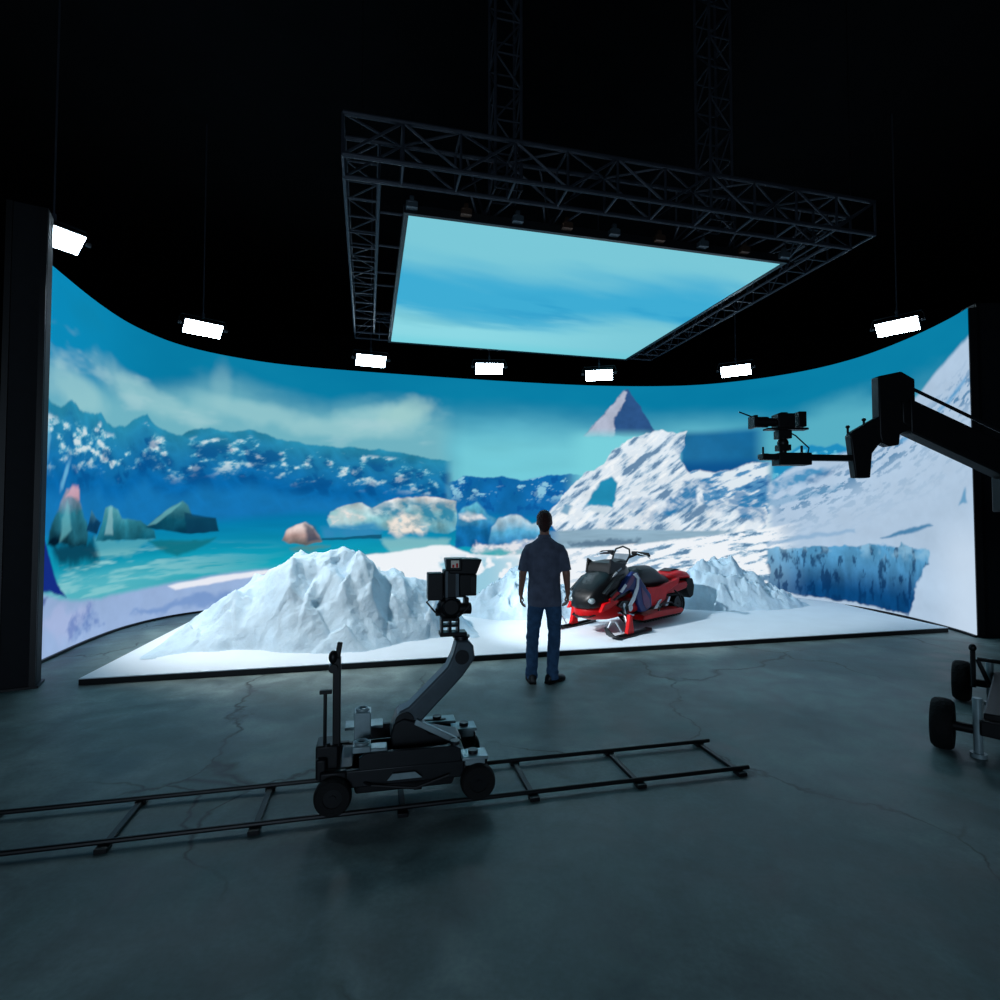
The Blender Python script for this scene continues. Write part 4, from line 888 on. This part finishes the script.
S(MB().box((-2.47, 0, .55), (.03, .16, .05)), 'tail_light', M['red'], bevel=.006)
# rubber track round its wheels
def loop(r, inset=0):
    pts = []; A = (-.62, .30, r-.02); B = (-1.98, .205, r)
    for k in range(13): t = PI/2+PI*k/12; pts.append((B[0]+math.cos(t)*(r-inset), B[1]+math.sin(t)*(r-inset)))
    for k in range(7): pts.append((-1.9+k*.16, .035+inset))
    for k in range(10): t = -PI*.42+PI*.92*k/9; pts.append((A[0]+math.cos(t)*(A[2]-inset), A[1]+math.sin(t)*(A[2]-inset)))
    return pts
lo, li = loop(.17), loop(.17, .025)
tkm = MB()
rings = [[(o_[0], -.19, o_[1]), (o_[0], .19, o_[1]), (i_[0], .19, i_[1]), (i_[0], -.19, i_[1])] for o_, i_ in zip(lo, li)]
tkm.ring_solid(rings, closed=True)
L_ = lo+[lo[0]]
for k in range(len(lo)):
    (x0, z0), (x1, z1) = L_[k], L_[k+1]; n_ = max(1, int(math.hypot(x1-x0, z1-z0)/.06))
    for q in range(n_):
        x, z = x0+(x1-x0)*q/n_, z0+(z1-z0)*q/n_; l = math.hypot(x1-x0, z1-z0); nx_, nz_ = (z1-z0)/l, -(x1-x0)/l
        cx_, cz_ = -1.3, .2
        if nx_*(x-cx_)+nz_*(z-cz_) < 0: nx_, nz_ = -nx_, -nz_
        tkm.bar((x, -.18, z), (x+nx_*.0, .18, z), .022, .03)
S(tkm, 'track', M['rubber'])
sk_ = MB()
for s_ in (-1, 1): sk_.prism([(-.95, .07), (-1.98, .07), (-1.98, .12), (-1.05, .10), (-.85, .14)], 'y', s_*.10, s_*.13)
sk_.tube([(-1.2, 0, .1), (-1.0, 0, .32)], .022, 10).tube([(-1.7, 0, .1), (-1.45, 0, .34)], .022, 10)
S(sk_, 'skid_frame', M['chrome'])
for x, z, r in ((-1.98, .205, .13), (-1.55, .12, .07), (-1.2, .12, .07), (-.62, .30, .12)):
    S(MB().cyl((x, -.16, z), (x, -.12, z), r).cyl((x, .12, z), (x, .16, z), r).cyl((x, -.17, z), (x, .17, z), .02), 'idler_wheel', M['black'])
# skis, spindles, arms
for s_ in (-1, 1):
    ski = MB(); R_ = []
    for x, z, w in ((-.52, .035, .05), (-.48, .012, .075), (-.1, .0, .08), (.2, .0, .08), (.34, .02, .075), (.44, .07, .065), (.50, .135, .045), (.52, .17, .03)):
        R_.append([(x, s_*.5-w, z), (x, s_*.5+w, z), (x, s_*.5+w, z+.018), (x, s_*.5-w, z+.018)])
    ski.ring_solid(R_)
    ski.bar((-.42, s_*.5, .035), (.30, s_*.5, .03), .03, .03)
    so = S(ski, 'ski', M['gloss'], bevel=.004)
    S(MB().tube([(.50, s_*.5, .16), (.42, s_*.5, .25), (.30, s_*.5, .23), (.16, s_*.5, .06)], .011, 8), 'ski_loop', M['white'], so)
    S(MB().prism([(.07, .03), (-.10, .03), (-.08, .13), (-.05, .29), (.0, .30), (.03, .15)], 'y', s_*.5-.03, s_*.5+.03), 'spindle', M['brightred'], bevel=.01)
    S(MB().tube([(-.03, s_*.48, .12), (-.12, s_*.25, .24)], .016, 8).tube([(-.03, s_*.48, .12), (-.34, s_*.25, .24)], .016, 8).tube([(-.03, s_*.48, .25), (-.10, s_*.24, .34)], .014, 8).tube([(-.03, s_*.48, .25), (-.32, s_*.24, .34)], .014, 8), 'suspension_arm', M['black'])
    S(MB().tube([(-.06, s_*.44, .16), (-.16, s_*.27, .42)], .028, 12).tube([(-.02, s_*.45, .14), (-.06, s_*.44, .16)], .015, 8), 'shock_absorber', M['chrome'])
S(MB().tube([(.28, -.20, .30), (.43, -.15, .27), (.47, 0, .26), (.43, .15, .27), (.28, .20, .30)], .013, 8), 'front_bumper', M['black'])

# ---------------------------------------------------------------- the man seen from behind
def cap(mb, p0, p1, r0, r1, n=14):
    """tapered limb with round ends"""
    p0, p1 = Vector(p0), Vector(p1); d = (p1-p0).normalized(); pts = []; rr = []
    for k in range(4): t = PI/2*(k+.15)/4; pts.append(p0-d*r0*math.cos(t)); rr.append(r0*math.sin(t))
    for k in range(7): t = k/6; pts.append(p0.lerp(p1, t)); rr.append(r0+(r1-r0)*t)
    for k in range(3, -1, -1): t = PI/2*(k+.15)/4; pts.append(p1+d*r1*math.cos(t)); rr.append(r1*math.sin(t))
    return mb.tube(pts, rr, n)
def oval(cx, cy, z, rx, ry, n=24, tilt=0):
    return [(cx+rx*math.cos(2*PI*k/n), cy+ry*math.sin(2*PI*k/n), z+tilt*math.sin(2*PI*k/n)) for k in range(n)]
def limb(mb, pts, n=18):
    """loft of round rings along points (x, y, z, radius)"""
    return mb.tube([p[:3] for p in pts], [p[3] for p in pts], n)
B = MB()
B.ring_solid([oval(0, 0, .88, .13, .10), oval(0, 0, .98, .135, .095), oval(0, 0, 1.1, .13, .09), oval(0, 0, 1.25, .145, .10), oval(0, -.005, 1.37, .15, .09), oval(0, -.01, 1.43, .10, .065)])
for s_, kn, an in ((-1, (-.125, .04, .50), (-.135, -.01, .09)), (1, (.10, .05, .50), (.075, -.01, .09))):
    cap(B, (s_*.085, 0, .90), kn, .075, .052); cap(B, kn, an, .052, .036)
cap(B, (0, -.01, 1.44), (0, .012, 1.60), .056, .052)
# head: skull, jaw, nose, ears
B.ell((0, .005, 1.695), (.074, .093, .098), 24, 16); B.ell((0, .04, 1.635), (.054, .060, .062), 20, 12)
B.ell((0, .095, 1.665), (.013, .022, .022), 10, 8); B.ell((0, .088, 1.62), (.024, .014, .012), 10, 8); B.ell((0, .084, 1.592), (.024, .016, .014), 10, 8)
for s_ in (-1, 1): B.ell((s_*.076, .0, 1.672), (.010, .020, .032), 12, 8); B.ell((s_*.03, .088, 1.708), (.020, .012, .010), 10, 8)
ARM = {-1: ((-.165, -.012, 1.37), (-.228, -.035, 1.145), (-.252, .05, .925)), 1: ((.165, -.012, 1.37), (.225, -.045, 1.15), (.245, .045, .93))}
def hand(mb, w, d, side, curl):
    """palm, four curled fingers of different lengths and a thumb at the side; w wrist, d direction of the hand"""
    w = Vector(w); d = Vector(d).normalized(); lat = Vector((0, 1, 0)); lat = (lat-d*lat.dot(d)).normalized()      # index finger to the front
    inn = d.cross(lat)*side; inn = inn if inn.x*side < 0 else -inn           # towards the thigh
    cap(mb, w-d*.02, w+d*.02, .025, .024)
    for k in range(4):
        o_ = lat*(.030-.019*k)
        cap(mb, w+d*.015+o_*.6, w+d*.088+o_, .0145, .0115, 10)
        L = (.074, .082, .076, .060)[k]; p = w+d*.088+o_; q = d.copy()
        for seg in (.45, .32, .23):
            q = (Matrix.Rotation(0, 3, 'X') @ q + inn*curl*.42).normalized()
            n_ = p+q*L*seg*1.05; cap(mb, p, n_, .0092, .0080, 8); p = n_
    t0 = w+d*.022+lat*.018; t1 = w+d*.055+lat*.046+inn*.008; t2 = w+d*.085+lat*.052+inn*.020; t3 = w+d*.108+lat*.047+inn*.028
    cap(mb, t0, t1, .014, .0115, 10); cap(mb, t1, t2, .011, .010, 8); cap(mb, t2, t3, .010, .008, 8)
for s_ in (-1, 1):
    a_, b_, c_ = ARM[s_]; cap(B, a_, b_, .050, .040); cap(B, b_, c_, .042, .026)
    hand(B, c_, (s_*.01-.0, .10 if s_ < 0 else .16, -.55), s_, 1.0 if s_ < 0 else 1.35)
man = B.build('person', M['skin'], None); fuse(man, .0048, 2)
tag(man, 'man standing with his back turned in a dark short-sleeved shirt and jeans', 'person')
man.location = (.47, 5.77, 0); man.rotation_euler = (0, 0, math.radians(-4))
def wrinkle(o, amp, f):
    me = o.data; n = len(me.vertices); co = np.empty(n*3); no = np.empty(n*3)
    me.vertices.foreach_get('co', co); me.vertices.foreach_get('normal', no); co = co.reshape(-1, 3); no = no.reshape(-1, 3)
    co += no*f(co)[:, None]*amp; me.vertices.foreach_set('co', co.reshape(-1)); me.update()
# jeans
J = MB()
J.ring_solid([oval(0, 0, .80, .150, .112), oval(0, 0, .86, .162, .118), oval(0, 0, .94, .160, .115), oval(0, 0, 1.0, .150, .108)])
limb(J, [(-.085, .0, .88, .092), (-.092, .01, .80, .090), (-.105, .02, .68, .082), (-.122, .04, .53, .070), (-.128, .035, .46, .068), (-.133, .01, .34, .067), (-.136, -.005, .20, .062), (-.137, -.01, .07, .062), (-.137, -.008, .045, .064)])
limb(J, [(.085, .0, .88, .092), (.090, .01, .80, .090), (.098, .02, .68, .082), (.102, .05, .53, .070), (.100, .045, .46, .068), (.092, .015, .34, .067), (.082, -.005, .20, .063), (.076, -.012, .07, .064), (.076, -.01, .04, .066)])
jo = J.build('jeans', M['denim'], man); fuse(jo, .008, 2)
wrinkle(jo, .022, lambda c: (fbm(c[:, 0]*9+5, c[:, 2]*16+c[:, 1]*9, 4, 3)-.5)*(.5+.9*np.exp(-((c[:, 2]-.46)/.1)**2)+1.1*np.exp(-((c[:, 2]-.1)/.08)**2)))
# shirt
T = MB()
T.ring_solid([oval(0, -.005, .80, .180, .128, tilt=0), oval(0, -.005, .86, .181, .130), oval(0, -.005, .98, .172, .124), oval(0, -.005, 1.10, .168, .120), oval(0, -.008, 1.22, .180, .126), oval(0, -.012, 1.32, .192, .126), oval(0, -.015, 1.39, .190, .116), oval(0, -.015, 1.435, .168, .100), oval(0, -.014, 1.468, .128, .084), oval(0, -.012, 1.495, .092, .074), oval(0, -.005, 1.515, .070, .066)])
for s_ in (-1, 1): limb(T, [(s_*.11, -.012, 1.42, .050), (s_*.150, -.012, 1.395, .064), (s_*.178, -.018, 1.34, .068), (s_*.198, -.024, 1.27, .066), (s_*.212, -.030, 1.20, .065), (s_*.218, -.033, 1.165, .066)])
to_ = T.build('shirt', M['shirt'], man); fuse(to_, .008, 3)
wrinkle(to_, .024, lambda c: (fbm(c[:, 0]*14+c[:, 1]*6, c[:, 2]*4.5+9, 4, 5)-.5)*np.clip((1.5-c[:, 2])*2.5, .15, 1))
cl = MB(); cl.ring_solid([oval(0, -.004, 1.50, .072, .068), oval(0, -.002, 1.545, .063, .060), oval(0, -.002, 1.545, .057, .054), oval(0, -.004, 1.50, .064, .060)], closed=False); cl.build('collar', M['shirt'], to_)
# hair
Hh = MB(); Hh.ell((0, -.006, 1.712), (.083, .100, .095), 24, 16); Hh.ell((0, -.045, 1.668), (.074, .062, .082), 20, 12); Hh.ell((0, -.055, 1.62), (.056, .04, .05), 16, 10)
ho = Hh.build('hair', M['hair'], man); fuse(ho, .006, 2)
bm2 = bmesh.new(); bm2.from_mesh(ho.data)
bmesh.ops.delete(bm2, geom=[v for v in bm2.verts if v.co.y > .045 and v.co.z < 1.735], context='VERTS'); bm2.to_mesh(ho.data); bm2.free()
wrinkle(ho, .012, lambda c: fbm(c[:, 0]*60, c[:, 2]*60+c[:, 1]*50, 3, 7)-.5)
for s_ in (-1, 1): MB().ell((s_*.03, .094, 1.700), (.011, .008, .006), 10, 8).build('eye', M['white'], man)
# shoes
def shoe(x, ang):
    b = MB(); rings = []
    for y, w, h in ((-.085, .030, .055), (-.07, .040, .085), (-.02, .043, .105), (.03, .044, .09), (.09, .050, .065), (.14, .047, .052), (.175, .034, .040), (.19, .018, .030)):
        rings.append([(math.cos(2*PI*k/16)*w, y, .012+h/2+math.sin(2*PI*k/16)*h/2) for k in range(16)])
    b.ring_solid(rings)
    o = b.build('shoe', M['shoe'], man); s = MB()
    s.prism([(-.035, -.088), (.035, -.088), (.043, -.02), (.050, .09), (.044, .15), (.02, .195), (-.02, .195), (-.044, .15), (-.050, .09), (-.043, -.02)], 'z', 0, .022).build('sole', M['rubber'], o, bevel=.004)
    o.location = (x, 0, 0); o.rotation_euler = (0, 0, ang)
shoe(-.137, math.radians(10)); shoe(.078, math.radians(-42))
